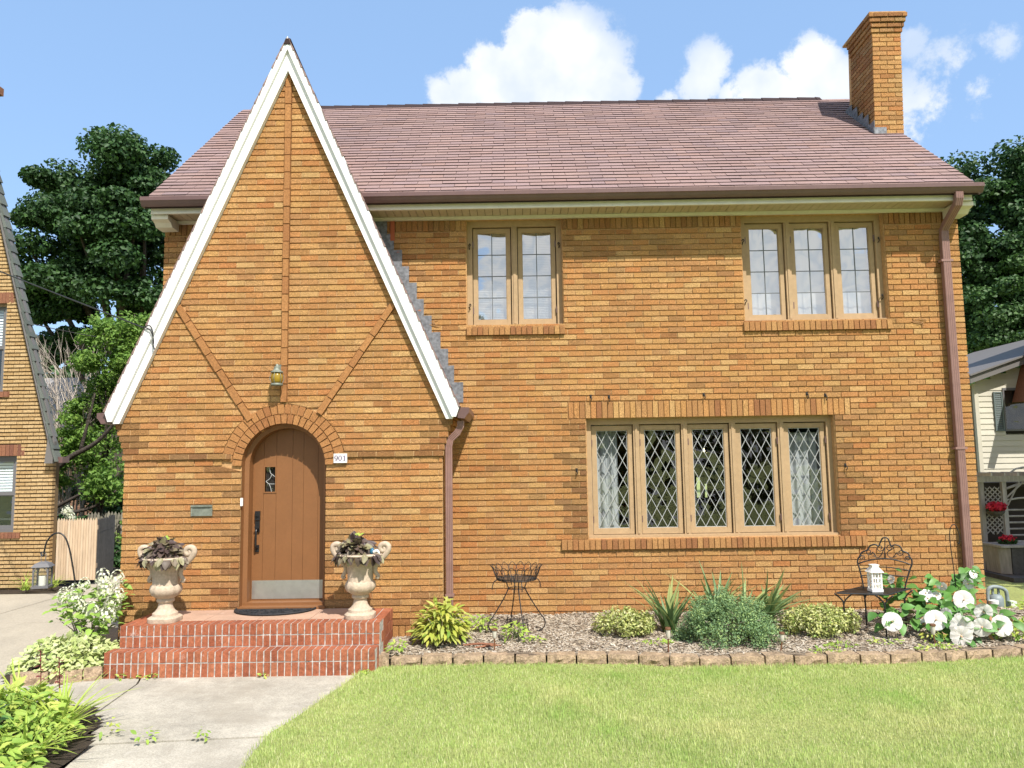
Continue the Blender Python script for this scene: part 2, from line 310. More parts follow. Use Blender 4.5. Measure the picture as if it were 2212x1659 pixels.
def frame(p, d, nrm, s=1., sx=None):
    """matrix: local +Y along d, local +Z near nrm"""
    d = Vector(d).normalized(); n = Vector(nrm); n = (n-d*n.dot(d))
    if n.length < 1e-4: n = d.orthogonal()
    n.normalize(); x = d.cross(n); sx = s if sx is None else sx
    return Matrix(((x.x*sx, d.x*s, n.x*s, p[0]), (x.y*sx, d.y*s, n.y*s, p[1]), (x.z*sx, d.z*s, n.z*s, p[2]), (0, 0, 0, 1)))
def rdir(zmin=-1., zmax=1.):
    a = random.uniform(0, 2*math.pi); z = random.uniform(zmin, zmax); q = math.sqrt(max(0, 1-z*z)); return Vector((q*math.cos(a), q*math.sin(a), z))
def bez(pts, n=12):   # Catmull-Rom through pts
    P = [Vector(p) for p in pts]; P = [P[0]*2-P[1]]+P+[P[-1]*2-P[-2]]; out = []
    for i in range(1, len(P)-2):
        for k in range(n):
            t = k/n; a, b, c, d = P[i-1:i+3]
            out.append(.5*((2*b)+(c-a)*t+(2*a-5*b+4*c-d)*t*t+(3*b-a-3*c+d)*t**3))
    return out+[P[-2]]
# ================================================================== ground
GZ = -.025
def grid_sheet(x0, x1, y0, y1, step, zf, keep=None):
    mb = MB(); nx = int((x1-x0)/step); ny = int((y1-y0)/step); idx = {}
    for j in range(ny+1):
        for i in range(nx+1):
            x = x0+(x1-x0)*i/nx; y = y0+(y1-y0)*j/ny; idx[i, j] = len(mb.v); mb.v.append((x, y, zf(x, y)))
    for j in range(ny):
        for i in range(nx):
            x = x0+(x1-x0)*(i+.5)/nx; y = y0+(y1-y0)*(j+.5)/ny
            if keep is None or keep(x, y): mb.f.append((idx[i, j], idx[i+1, j], idx[i+1, j+1], idx[i, j+1])); mb.r.append(0); mb.g.append(0); mb.m.append(0)
    return mb
mb = MB(); mb.face([(-600, -600, -.11), (600, -600, -.11), (600, 900, -.11), (-600, 900, -.11)]); structure('ground', mb, 'lawn_soil')
# lawn: edge against the walk, then the block edging
WALK_E = [(-1.46, -1.66), (-1.5, -1.8), (-1.56, -2.15), (-1.665, -2.69), (-1.74, -3.09), (-1.83, -3.43), (-1.825, -3.85), (-1.79, -4.1), (-1.76, -6), (-1.76, -14)]
EDGE = [(-1.42, -1.64), (-1.26, -1.625), (-.958, -1.63), (-.655, -1.626), (-.36, -1.612), (-.057, -1.61), (.246, -1.615), (.533, -1.631), (.826, -1.647), (1.122, -1.68), (1.397, -1.765),
        (1.671, -1.815), (1.968, -1.80), (2.288, -1.79), (2.566, -1.775), (2.88, -1.765), (3.183, -1.78), (3.463, -1.79), (3.781, -1.74), (4.018, -1.72), (4.238, -1.67), (4.514, -1.62), (4.824, -1.58), (5.12, -1.53), (5.42, -1.48), (5.72, -1.42)]
def interp(P, x):
    if x <= P[0][0]: return P[0][1]
    for (a, b), (c, d) in zip(P, P[1:]):
        if a <= x <= c: return b+(d-b)*(x-a)/(c-a)
    return P[-1][1]
WE = [(b, a) for a, b in reversed(WALK_E)]      # y -> x of the walk's lawn edge
def in_lawn(x, y): return y < interp(EDGE, x) and x > interp(WE, y)+random.gauss(-.004, .022)
mb = MB(); LZ = .004; pts = [(x, y, LZ) for x, y in reversed(WALK_E)]+[(x, y, LZ) for x, y in EDGE[1:]]+[(14, -1.2, LZ), (14, -14, LZ)]
mb.face(list(reversed(pts)) if False else pts[::-1]); o = structure('lawn', mb, 'lawn_soil')
if o.data.polygons[0].normal.z < 0: o.data.flip_normals()
# grass blades
def grass(n, x0, x1, y0, y1, hmin, hmax, wid, ok, lean=.5):
    x = rng.uniform(x0, x1, n); y = rng.uniform(y0, y1, n)
    k = np.array([ok(a, b) for a, b in zip(x, y)]); x = x[k]; y = y[k]; n = len(x)
    h = rng.uniform(hmin, hmax, n)*(.9+.22*np.sin(x*2.1+1.3*np.sin(y*1.7))*np.cos(y*1.9)+.2*np.sin(x*9+2*np.sin(y*6))*np.sin(y*8+1.5*np.sin(x*5))); a = rng.uniform(0, 2*np.pi, n); q = rng.uniform(.05, lean, n)*h; w_ = wid*rng.uniform(.7, 1.3, n)
    dx, dy = np.cos(a), np.sin(a); px, py = -dy*w_/2, dx*w_/2
    z0 = np.full(n, LZ-.004)
    P = np.stack([np.stack([x-px, y-py, z0], 1), np.stack([x+px, y+py, z0], 1),
                  np.stack([x+px*.8+dx*q*.45, y+py*.8+dy*q*.45, z0+h*.62], 1), np.stack([x-px*.8+dx*q*.45, y-py*.8+dy*q*.45, z0+h*.62], 1),
                  np.stack([x+dx*q, y+dy*q, z0+h], 1)], 1).reshape(-1, 3)
    b = np.arange(n)[:, None]*5
    quads = (b+np.array([0, 1, 2, 3])).ravel(); tris = (b+np.array([3, 2, 4])).ravel()
    me = bpy.data.meshes.new('grass'); me.vertices.add(len(P)); me.vertices.foreach_set('co', P.ravel().astype(np.float32))
    loops = np.concatenate([quads, tris]); me.loops.add(len(loops)); me.loops.foreach_set('vertex_index', loops.astype(np.int32))
    st = np.concatenate([np.arange(n)*4, n*4+np.arange(n)*3]); me.polygons.add(2*n); me.polygons.foreach_set('loop_start', st.astype(np.int32))
    me.update(calc_edges=True); r_ = rng.uniform(.001, .999, n); fin(me, np.concatenate([r_, r_]), None, None, 'grass', False)
    return me
o = obj('grass', grass(430000, -1.95, 7.2, -5.6, -1.35, .018, .042, .0034, in_lawn), None); o['kind'] = 'stuff'; o['label'] = 'short dry yellow green lawn grass before the house'; o['category'] = 'grass'
o = obj('grass_tufts', grass(9000, -1.95, 7.2, -5.6, -1.35, .045, .075, .0045, lambda x, y: in_lawn(x, y) and math.sin(x*3.1+2*math.sin(y*2.3))*math.sin(y*3.7+x)+random.gauss(0, .35) > .55, .9), None); o['kind'] = 'stuff'; o['label'] = 'taller grass tufts scattered through the lawn'; o['category'] = 'grass'
# concrete: front walk in slabs, driveway in slabs
walk = MB(); walk.face([(-4.5, -14, GZ-.03), (-1.7, -14, GZ-.03), (-1.4, -1.6, GZ-.03), (-5.3, -1.6, GZ-.03)]); walk = structure('front_walk', walk, 'soil')
def slab_piece(poly, par, m, z=GZ): mb = MB(); mb.slab(poly, z-.08, z); obj('slab', mb, m, par)
slab_piece([(-3.1, -3.53), (-1.85, -3.415), (-1.752, -3.09), (-1.675, -2.69), (-1.57, -2.15), (-1.51, -1.8), (-1.5, -1.7), (-3.6, -1.7), (-3.5, -2.0), (-3.42, -2.86)], walk, 'concrete')
slab_piece([(-3.0, -14), (-1.77, -14), (-1.77, -6), (-1.8, -4.1), (-1.835, -3.85), (-1.84, -3.432), (-3.09, -3.55), (-3.0, -4.1)], walk, 'concrete', GZ-.006)
slab_piece([(-5.3, -3.2), (-3.5, -3.2), (-3.44, -2.86), (-3.52, -2.0), (-3.62, -1.7), (-4.0, -1.72), (-4.6, -1.98), (-4.9, -1.7), (-5.3, -1.7)], walk, 'concrete', GZ-.002)
dr = MB(); dr.face([(-12, -14, GZ-.035), (-4.3, -14, GZ-.035), (-4.3, 9, GZ-.035), (-12, 9, GZ-.035)]); dr = structure('driveway', dr, 'soil')
for y0, y1 in ((-14, -9), (-8.985, -5.2), (-5.185, -1.6), (-1.585, .95), (.965, 3.3)):
    for x0, x1 in ((-11, -7.2), (-7.185, -5.31 if y1 < -1 else -4.33)): slab_piece([(x0, y0), (x1, y0), (x1, y1), (x0, y1)], dr, 'drive_concrete', GZ-.006+J(.003))
slab_piece([(-7.45, 3.31), (-4.33, 3.31), (-4.33, 9), (-7.45, 9)], dr, 'drive_concrete', GZ-.005)
# side lawn on the right and back yard
mb = MB(); mb.slab([(5.5, -1.2), (30, -1.2), (30, 40), (-30, 40), (-30, 9.05), (-4.3, 9.05), (-4.3, 5.6), (5.5, 5.6)], -.09, GZ-.01); structure('side_lawn', mb, 'lawn_soil')
# mulch bed behind the edging
def bed_z(x, y):
    e = interp(EDGE, x)+.1; t = min(1, max(0, (y-e)/(0-e))); return .078+.092*t+.012*math.sin(x*5+y*3)*math.sin(y*7-x*2)+.008*math.sin(x*13)*math.cos(y*11)
mb = grid_sheet(-1.38, 5.9, -1.8, .02, .05, bed_z, lambda x, y: y > interp(EDGE, x)+.04); structure('garden_bed', mb, 'mulch', smooth=True)
def chips(n, x0, x1, y0, y1, ok, zf, s=1.):
    V = []; F = []; r_ = []; k = 0
    x = rng.uniform(x0, x1, n); y = rng.uniform(y0, y1, n)
    for a, b in zip(x, y):
        if not ok(a, b): continue
        l_ = random.uniform(.012, .036)*s; w_ = random.uniform(.005, .012)*s; d = rdir(-.35, .35); nn = (Vector((0, 0, 1))+rdir()*.5); u = d.cross(nn).normalized(); nn = u.cross(d).normalized()
        c = Vector((a, b, zf(a, b)+random.uniform(.002, .012)))
        q = [c-d*l_-u*w_, c+d*l_-u*w_*.6, c+d*l_*.9+u*w_, c-d*l_*.9+u*w_*.8]; t = nn*.003
        V += [tuple(p+t) for p in q]+[tuple(p-t) for p in q]; F += [(k, k+1, k+2, k+3), (k, k+4, k+5, k+1), (k+1, k+5, k+6, k+2), (k+2, k+6, k+7, k+3), (k+3, k+7, k+4, k)]; r_ += [random.random()]*5; k += 8
    me = bpy.data.meshes.new('wood_chips'); me.from_pydata(V, [], F); fin(me, r_, None, None, 'chip', False); return me
o = obj('wood_chips', chips(22000, -1.36, 5.8, -1.7, -.01, lambda x, y: y > interp(EDGE, x)+.12 and not (x < -.82 and y > -.86), bed_z, .75), None); o['kind'] = 'stuff'; o['label'] = 'pale weathered wood chip mulch in the front bed'; o['category'] = 'mulch'
# left bed soil and foreground bed soil
mb = grid_sheet(-5.15, -3.88, -1.95, .3, .06, lambda x, y: .02+.03*math.sin(x*9)*math.cos(y*8), lambda x, y: (y > -1.98+(x+4.62)*.25 or x < -4.62) and x+y*.15 > -5.1 and not (x > -4.27 and y > -.86)); structure('flower_bed', mb, 'soil', smooth=True)
mb = grid_sheet(-6.3, -2.95, -6, -2.75, .08, lambda x, y: .0+.015*math.sin(x*9)*math.cos(y*8), lambda x, y: x < -3.12-.28*(y+3.55) - (.12 if y > -3.0 else 0) if y > -3.6 else x < -3.05); structure('border_bed', mb, 'soil', smooth=True)
# split-face edging blocks
def block(ax, ay, bx, by, z0, z1, d=.16, nx=6, nz=3):
    a = Vector((ax, ay)); b = Vector((bx, by)); t = (b-a).normalized(); nrm = Vector((t.y, -t.x)); mb = MB()
    L_ = (b-a).length; g = []
    for k in range(nz+1):
        for i in range(nx+1):
            u = i/nx; p = a+t*(L_*u)+nrm*(0 if i in (0, nx) or k == nz else .012+J(.013)); g.append((p.x, p.y, z0+(z1-z0)*k/nz+(J(.004) if k < nz else J(.003))))
    mb.mesh_(g, [(k*(nx+1)+i, k*(nx+1)+i+1, (k+1)*(nx+1)+i+1, (k+1)*(nx+1)+i) for k in range(nz) for i in range(nx)])
    o_ = len(mb.v); back = []
    for i in range(nx+1): p = a+t*(.012+(L_-.024)*i/nx)-nrm*d; back.append((p.x, p.y, z1-.002+J(.002)))
    top = g[nz*(nx+1):]
    mb.mesh_(top+back, [(i, i+1, nx+1+i+1, nx+1+i) for i in range(nx)])
    for e in (0, nx):
        col = [g[k*(nx+1)+e] for k in range(nz+1)]; bk_ = back[e]; mb.mesh_(col+[bk_, (bk_[0], bk_[1], z0)], [tuple(range(nz+1))+(nz+1, nz+2)])
    return mb
wall = thing('garden_edging', 'low split faced concrete block edging along the mulch bed', 'edging', (2, -1.6, GZ))
for (a, b), (c, d) in zip(EDGE[1:], EDGE[2:]):
    f = .008; obj('block', block(a+f, b+J(.006), c-f, d+J(.006), GZ-.03, .090+J(.009), nx=7, nz=4), 'edging', wall)
obj('block', block(-1.43, -1.64, -1.27, -1.63, GZ-.03, .112), 'edging', wall)
e2 = thing('bed_edging', 'grey stone kerb blocks along the variegated groundcover beside the steps', 'edging', (-4.3, -1.9, GZ))
for a, b, c, d in ((-4.66, -2.03, -4.36, -1.96), (-4.345, -1.955, -4.08, -1.895), (-4.065, -1.89, -3.93, -1.82)): obj('block', block(a, b, c, d, GZ-.03, .075, d=.12), 'edging', e2)

# ================================================================== the house
XL, XR = -4.334, 5.457          # main wall
G = -.87                         # plane of the entry gable
house = thing('brick_house', 'orange brick two storey house with steep white trimmed entry gable', 'house', (.5, 2.5, GZ))
CO = .0685; PI_ = .2043; Z0 = .195
UL = (-.593, .583, 3.60, 4.945); UR = (2.797, 4.545, 3.605, 4.945); LW = (.83, 3.80, 1.03, 2.455)
def rects_minus(x0, x1, z0, z1, holes):
    xs = sorted({x0, x1, *[h for q in holes for h in q[:2] if x0 < h < x1]}); out = []
    for a, b in zip(xs, xs[1:]):
        m = (a+b)/2; hs = sorted((q[2], q[3]) for q in holes if q[0] < m < q[1]); z = z0
        for c, d in hs:
            if c > z: out.append((a, b, z, c))
            z = max(z, d)
        if z < z1: out.append((a, b, z, z1))
    return out
def apex_hw(z): return (6.80-z)/2.215
mb = MB()
for a, b, c, d in rects_minus(XL+.012, XR-.012, -.1, 4.99, [UL, UR, LW]): mb.box(a, b, .018, .24, c, d)
wall_m = obj('wall', mb, 'mortar', house)
mb = MB()
mb.box(XL+.012, XL+.24, .241, 5.5, -.1, 5.0); mb.box(XR-.24, XR-.012, .241, 5.5, -.1, 5.0)
for a, b, c, d in rects_minus(XL+.241, XR-.241, -.1, 5.0, [(3.33, 3.45, 1.24, 1.62), (3.48, 3.58, 1.24, 1.5)]): mb.box(a, b, 5.26, 5.5, c, d)
for x in (XL+.012, XR-.012): mb.prism([(0, 0)], 0, 0) if False else None
obj('side_wall', mb, 'brick', house)
for x0, x1 in ((XL+.012, XL+.2), (XR-.2, XR-.012)):
    mb = MB(); P = [(0.02, 5.0), (5.48, 5.0), (2.75, 7.3)]
    mb.mesh_([(x0, y, z) for y, z in P]+[(x1, y, z) for y, z in P], [(0, 2, 1), (3, 4, 5), (0, 1, 4, 3), (1, 2, 5, 4), (2, 0, 3, 5)]); obj('gable_end', mb, 'brick', house)
mb = MB()
for z in (.45, 2.95, 4.985): mb.box(XL+.25, XR-.25, .242, 5.25, z, z+.03)
mb.box(.3, .36, .243, 3.6, .48, 2.95); mb.box(.3, 5.0, 3.6, 3.66, 3.0, 4.98); mb.box(4.6, 4.66, .243, 3.6, .48, 2.95); mb.box(1.7, 1.76, .243, 3.6, 3, 4.98)
obj('interior', mb, 'room', house)

# -- brick layers -------------------------------------------------
HEADS = []; BRK = []      # (corners p0..p3 front face ccw, depth vector, aged) collected, the nearest 300 become objects
def lay(z0, z1, segs, off, T, dep, pitch=PI_, joint=.011, aged_or_shaded=None, collect=None, gapz=.0140):
    """segs: list of ((l0,l1),(r0,r1)) free stretches at the bottom and top of the course"""
    zb, zt = z0+gapz*.5, z1-gapz*.5
    HEADS.extend(([(a0+.004, zb+.002), (b0-.004, zb+.002), (b1-.004, zt-.002), (a1+.004, zt-.002)], .0120, 0, T, .05) for (a0, a1), (b0, b1) in segs if min(b0, b1)-max(a0, a1) > .02)
    for (l0, l1), (r0, r1) in segs:
        lm, rm = max(l0, l1), min(r0, r1)
        if rm-lm < .02: continue
        k0 = math.floor((lm-off)/pitch)+1; cuts = []
        k = k0
        while off+k*pitch < rm-.03:
            if off+k*pitch > lm+.03: cuts.append(off+k*pitch)
            k += 1
        ends = [(l0, l1)]+[(c, c) for c in cuts]+[(r0, r1)]
        for (a0, a1), (b0, b1) in zip(ends, ends[1:]):
            j = joint/2; e = J(.0022); q = J(.0012); s1, s2 = J(.0012), J(.0012)
            ag = aged_or_shaded((a0+b0)/2, (z0+z1)/2) if aged_or_shaded else 0
            P = [(a0+j, zb+q+s1), (b0-j, zb+q+s2), (b1-j, zt+q+s2), (a1+j, zt+q+s1)]
            (collect if collect is not None else BRK).append((P, e, ag, T, dep))
def emit_brick(mb, P, e, ag, T, dep, r):
    f = [T(s, e+J(.0006), z) for s, z in P]; b = [T(s, dep, z) for s, z in P]; mb.hexa(f+b, r, ag, back=False)
T_main = lambda s, n, z: (s, n, z)
T_gab = lambda s, n, z: (s, G+n, z)
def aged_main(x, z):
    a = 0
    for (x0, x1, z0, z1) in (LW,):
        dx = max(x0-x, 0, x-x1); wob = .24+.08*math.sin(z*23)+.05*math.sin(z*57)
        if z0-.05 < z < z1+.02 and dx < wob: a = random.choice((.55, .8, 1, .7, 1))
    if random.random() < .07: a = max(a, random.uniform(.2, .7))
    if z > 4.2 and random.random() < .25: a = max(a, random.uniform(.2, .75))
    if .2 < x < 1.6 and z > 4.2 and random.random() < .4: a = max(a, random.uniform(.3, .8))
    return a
SILLS = [(-.60, .60, 3.485, 3.60), (2.765, 4.56, 3.485, 3.605), (.50, 4.10, .905, 1.03)]
LINT = (.615, 4.0, 2.455, 2.655)
blk = [UL, UR, LW, LINT]
for n in range(67):
    z0 = Z0+n*CO; z1 = z0+CO; ed = []
    for (x0, x1, a, b) in blk:
        if a < z1-.025 and b > z0+.025: ed.append((x0-.004, x1+.004))
    # stretch hidden inside the entry gable
    if z1 < 2.6: ed.append((-9, -.82))
    elif z1 < 6.7: ed.append((-2.55-apex_hw(z1)+.12, -2.55+apex_hw(z1)-.12))
    ed.sort(); segs = []; x = XL
    for a, b in ed:
        if a > x: segs.append(((x, x), (a, a)))
        x = max(x, b)
    if x < XR: segs.append(((x, x), (XR, XR)))
    lay(z0, z1, segs, (.5 if n % 2 else 0)*PI_+.02, T_main, .10, aged_or_shaded=aged_main)
SOLD = []
def soldiers(s0, s1, z0, z1, T, dep, out, pitch=.0675, aged_or_shaded=None, holes=()):
    n = max(1, round((s1-s0)/pitch)); p = (s1-s0)/n
    for i in range(n):
        a, b = s0+i*p+.005, s0+(i+1)*p-.005
        if any(h[0] < b and h[1] > a for h in holes): continue
        out.append(([(a, z0), (b, z0), (b, z1), (a, z1)], J(.002), (aged_or_shaded((a+b)/2, z0) if aged_or_shaded else random.uniform(0, .5)), T, dep))
for a, b in ((-4.33, -3.5), (-1.60, UL[0]), (UL[1], UR[0]), (UR[1], XR)): soldiers(a, b, 4.797, 4.98, T_main, .1, SOLD, aged_or_shaded=lambda x, z: random.uniform(.2, .9))
soldiers(-.81, XR, -.02, .188, T_main, .1, SOLD)

# entry gable wall
GX = -2.552; DW = .455; ZS = 1.943
def circ(r_): return lambda z: (None if z > ZS+r_ else ((GX+.007-DW, GX+.007+DW) if z < ZS and r_ < .5 else (None if z < ZS else (GX+.007-math.sqrt(max(0, r_*r_-(z-ZS)**2)), GX+.007+math.sqrt(max(0, r_*r_-(z-ZS)**2))))))
def gab_edge(z):
    if z < 2.085: return (-4.285, -.815)
    if z < 2.43: k = int((z-2.085)/CO)+1; return (-4.285-.0225*k, -.815+.0215*k)
    h = (6.47-z)/2.215; return (GX-h, GX+h)
RIBS = [(GX, 2.63, GX, 6.44), (-3.745, 3.72, -2.915, 2.44), (-1.355, 3.70, -2.165, 2.50)]
def rib_block(k):
    x0, z0, x1, z1 = RIBS[k]; lo, hi = min(z0, z1), max(z0, z1)
    hw = .036/abs(math.sin(math.atan2(z1-z0, x1-x0)))
    return lambda z: None if z < lo or z > hi else (x0+(x1-x0)*(z-z0)/(z1-z0)-hw, x0+(x1-x0)*(z-z0)/(z1-z0)+hw)
BL = [rib_block(0), rib_block(1), rib_block(2)]
def door_block(z):
    if z < ZS: return (GX+.007-DW-.001, GX+.007+DW+.001)
    q = .672*.672-(z-ZS)**2
    return None if q <= 0 else (GX+.007-math.sqrt(q), GX+.007+math.sqrt(q))
def free(z0, z1, blocks):
    e0 = gab_edge((z0+z1)/2); e0, e1 = (e0, e0) if z0 < 2.43 else (gab_edge(z0), gab_edge(z1))
    bl = []
    for f in blocks:
        a, b = f(z0+.002), f(z1-.002)
        if a is None and b is None: continue
        m = ((b or a)[0]+(b or a)[1])/2; a = a or b; b = b or ((m, m) if f is door_block and z0 < ZS+.68 and z0 > ZS else a)
        bl.append((a, b))
    bl.sort(key=lambda q: q[0][0]+q[1][0]); segs = []; l = (e0[0], e1[0])
    for a, b in bl:
        if (a[0]+b[0])/2 > (l[0]+l[1])/2: segs.append((l, (a[0], b[0])))
        l = (max(a[1], l[0]), max(b[1], l[1]))
    segs.append((l, (e0[1], e1[1]))); return segs
GZ0 = 2.0165-26*CO    # a course joint lies under the band at 2.0165
def aged_gab(x, z):
    dx = abs(x-GX)-DW; a = 0
    if z < 2.0 and 0 < dx < .20+.1*math.sin(z*31)+.05*math.sin(z*67): a = random.choice((.25, .5, .75, .9))
    if 2.02 < z < 2.45 and (x < -4.05 or x > -1.05): a = random.choice((.3, .6, .8, 1))
    if z < .55 and random.random() < .5: a = max(a, random.uniform(.3, .9))
    return max(a, random.uniform(.2, .6) if random.random() < .06 else 0)
mort = MB(); n = -1
gz = GZ0
while gz < 6.40:
    z0, z1 = gz, gz+CO
    for (l0, l1), (r0, r1) in free(z0, z1, [lambda z: (GX+.007-DW, GX+.007+DW) if z < ZS else (None if z > ZS+DW else (GX+.007-math.sqrt(DW*DW-(z-ZS)**2), GX+.007+math.sqrt(DW*DW-(z-ZS)**2)))]):
        mort.hexa([(l0+.006, G+.018, z0), (r0-.006, G+.018, z0), (r1-.006, G+.018, z1), (l1+.006, G+.018, z1), (l0+.006, G+.235, z0), (r0-.006, G+.235, z0), (r1-.006, G+.235, z1), (l1+.006, G+.235, z1)])
    i = round((z0-GZ0)/CO); band = i == 26
    if i >= 0:
        if band: lay(z0, z1, [((-4.30, -4.30), (GX+.007-.565, GX+.007-.565)), ((GX+.007+.565, GX+.007+.565), (-.80, -.80))], .1, lambda s, n, z: (s, G-.022+n, z), .12, aged_or_shaded=lambda x, z: random.uniform(.5, 1))
        else: lay(z0, z1, free(z0, z1, [door_block]+BL), (.5 if i % 2 else 0)*PI_+.06, T_gab, .10, aged_or_shaded=aged_gab)
    gz += CO
gable_m = obj('gable_wall', mort, 'mortar', house)
soldiers(-4.285, -.815, .02, GZ0-.006, T_gab, .1, SOLD)
mb = MB(); mb.box(-4.27, -3.02, G+.02, G+.2, -.05, GZ0); mb.box(-2.07, -.83, G+.02, G+.2, -.05, GZ0); obj('footing', mb, 'mortar', house)
# right flank of the entry gable, facing the bed
T_side = lambda s, n, z: (-.815-n, G+s, z)
SIDE = []
for i in range(0, 34):
    z0 = GZ0+i*CO; q = 0 if z0 < 2.07 else .0215*(int((z0+.03-2.085)/CO)+1)
    lay(z0, z0+CO, [((.105, .105), (.86, .86))], (.5 if i % 2 else 0)*PI_, (lambda q: lambda s, n, z: (-.815+q-n, G+s, z))(q), .1, collect=SIDE)
mb = MB(); mb.box(-1.0, -.829, G+.236, -.002, -.05, 2.55); obj('mortar_bed', mb, 'mortar', house)
mb = MB(); mb.box(-4.27, -4.05, G+.236, -.002, -.05, 2.55); obj('side_wall', mb, 'brick', house)

# nearest 300 full bricks as single objects, the rest joined
def bdist(b): P, e, ag, T, dep = b; c = Vector(T((P[0][0]+P[1][0])/2, 0, (P[0][1]+P[2][1])/2)); return (c-CAM).length+(9 if abs(P[1][0]-P[0][0]) < .15 else 0)+(9 if c.y < -.5 and c.z < .6 else 0)
order = sorted(BRK, key=bdist); near = order[:300]; rest = order[300:]
for b in near:
    mb = MB(); emit_brick(mb, *b, 0.); obj('brick', mb, 'brick', gable_m if b[3] is not T_main else wall_m)
st1, st2 = MB(), MB()
for b in rest+SOLD+SIDE: emit_brick(st1 if b[3] is T_main else st2, *b, random.random())
h1, h2 = MB(), MB(); [emit_brick(h1 if b[3] is T_main else h2, *b, 0.) for b in HEADS]; obj('head_joints', h1, 'head_mortar', wall_m); obj('head_joints', h2, 'head_mortar', gable_m); HEADS.clear()
obj('brickwork', st1, 'brick', wall_m, kind='stuff'); obj('brickwork', st2, 'brick', gable_m, kind='stuff')

# arch rings, ribs, lintel
def ringbrick(r0, r1, a0, a1, y0, y1, m, par, name):
    c = (GX+.007, ZS); mb = MB(); pt = lambda r_, a: (c[0]+r_*math.cos(a), c[1]+r_*math.sin(a))
    P = [pt(r0, a1), pt(r0, a0), pt(r1, a0), pt(r1, a1)]; q = J(.003); mb.hexa([(x, y0+q, z) for x, z in P]+[(x, y1, z) for x, z in P]); obj(name, mb, m, par)
for r0, r1, cnt, a_lo, y0 in ((.457, .556, 23, 0., G-.012), (.566, .668, 24, .08, G-.001)):
    step = (math.pi-2*a_lo)/cnt; gp = .0055/((r0+r1)/2)
    for i in range(cnt): ringbrick(r0, r1, a_lo+i*step+gp, a_lo+(i+1)*step-gp, y0, G+.11, 'rib_brick', gable_m, 'arch_brick')
for (x0, z0, x1, z1) in RIBS:
    a = Vector((x0, z0)); b = Vector((x1, z1)); d = b-a; L_ = d.length; d.normalize(); nr = Vector((-d.y, d.x)); n = round(L_/.205); p = L_/n
    for i in range(n):
        s0, s1 = i*p+.005, (i+1)*p-.005; hw = .033+J(.002); q = [a+d*s0+nr*hw, a+d*s0-nr*hw, a+d*s1-nr*hw, a+d*s1+nr*hw]
        mb = MB(); y0 = G-.02+J(.004); area = (q[1]-q[0]).cross(q[2]-q[1])
        if area < 0: q = q[::-1]
        mb.hexa([(v.x, y0, v.y) for v in q]+[(v.x, G+.05, v.y) for v in q]); obj('rib_brick', mb, 'rib_brick', gable_m)
n = 50; p = (LINT[1]-LINT[0])/n
for i in range(n):
    mb = MB(); e = J(.0025)-.001; mb.hexa([(LINT[0]+i*p+.0045, e, LINT[2]+.002), (LINT[0]+(i+1)*p-.0045, e, LINT[2]+.002), (LINT[0]+(i+1)*p-.0045, e, LINT[3]-.006), (LINT[0]+i*p+.0045, e, LINT[3]-.006)]+[(x, .1, z) for x, z in ((LINT[0]+i*p+.0045, LINT[2]+.002), (LINT[0]+(i+1)*p-.0045, LINT[2]+.002), (LINT[0]+(i+1)*p-.0045, LINT[3]-.006), (LINT[0]+i*p+.0045, LINT[3]-.006))])
    obj('lintel_brick', mb, 'sill_brick' if random.random() < .35 else 'brick', wall_m)

# -- windows ------------------------------------------------------
def clip(poly, x0, x1, z0, z1):
    for ax, lim, sg in ((0, x0, 1), (0, x1, -1), (1, z0, 1), (1, z1, -1)):
        out = []
        for i in range(len(poly)):
            a, b = poly[i], poly[(i+1) % len(poly)]; da, db = (a[ax]-lim)*sg, (b[ax]-lim)*sg
            if da >= 0: out.append(a)
            if (da >= 0) != (db >= 0): t = da/(da-db); out.append((a[0]+(b[0]-a[0])*t, a[1]+(b[1]-a[1])*t))
        poly = out
        if len(poly) < 3: return []
    return poly
def pane(poly, y, m, par, tilt):
    c = (sum(p[0] for p in poly)/len(poly), sum(p[1] for p in poly)/len(poly)); tx, tz = J(tilt), J(tilt); mb = MB()
    mb.face([(x, y+(x-c[0])*tx+(z-c[1])*tz, z) for x, z in poly]); obj('pane', mb, m, par)
def ring(mb, x0, x1, z0, z1, wl, wr, wb, wt, y0, y1):
    mb.box(x0, x0+wl, y0, y1, z0, z1); mb.box(x1-wr, x1, y0, y1, z0, z1); mb.box(x0+wl, x1-wr, y0+.0015, y1-.002, z0, z0+wb); mb.box(x0+wl, x1-wr, y0+.0015, y1-.002, z1-wt, z1)
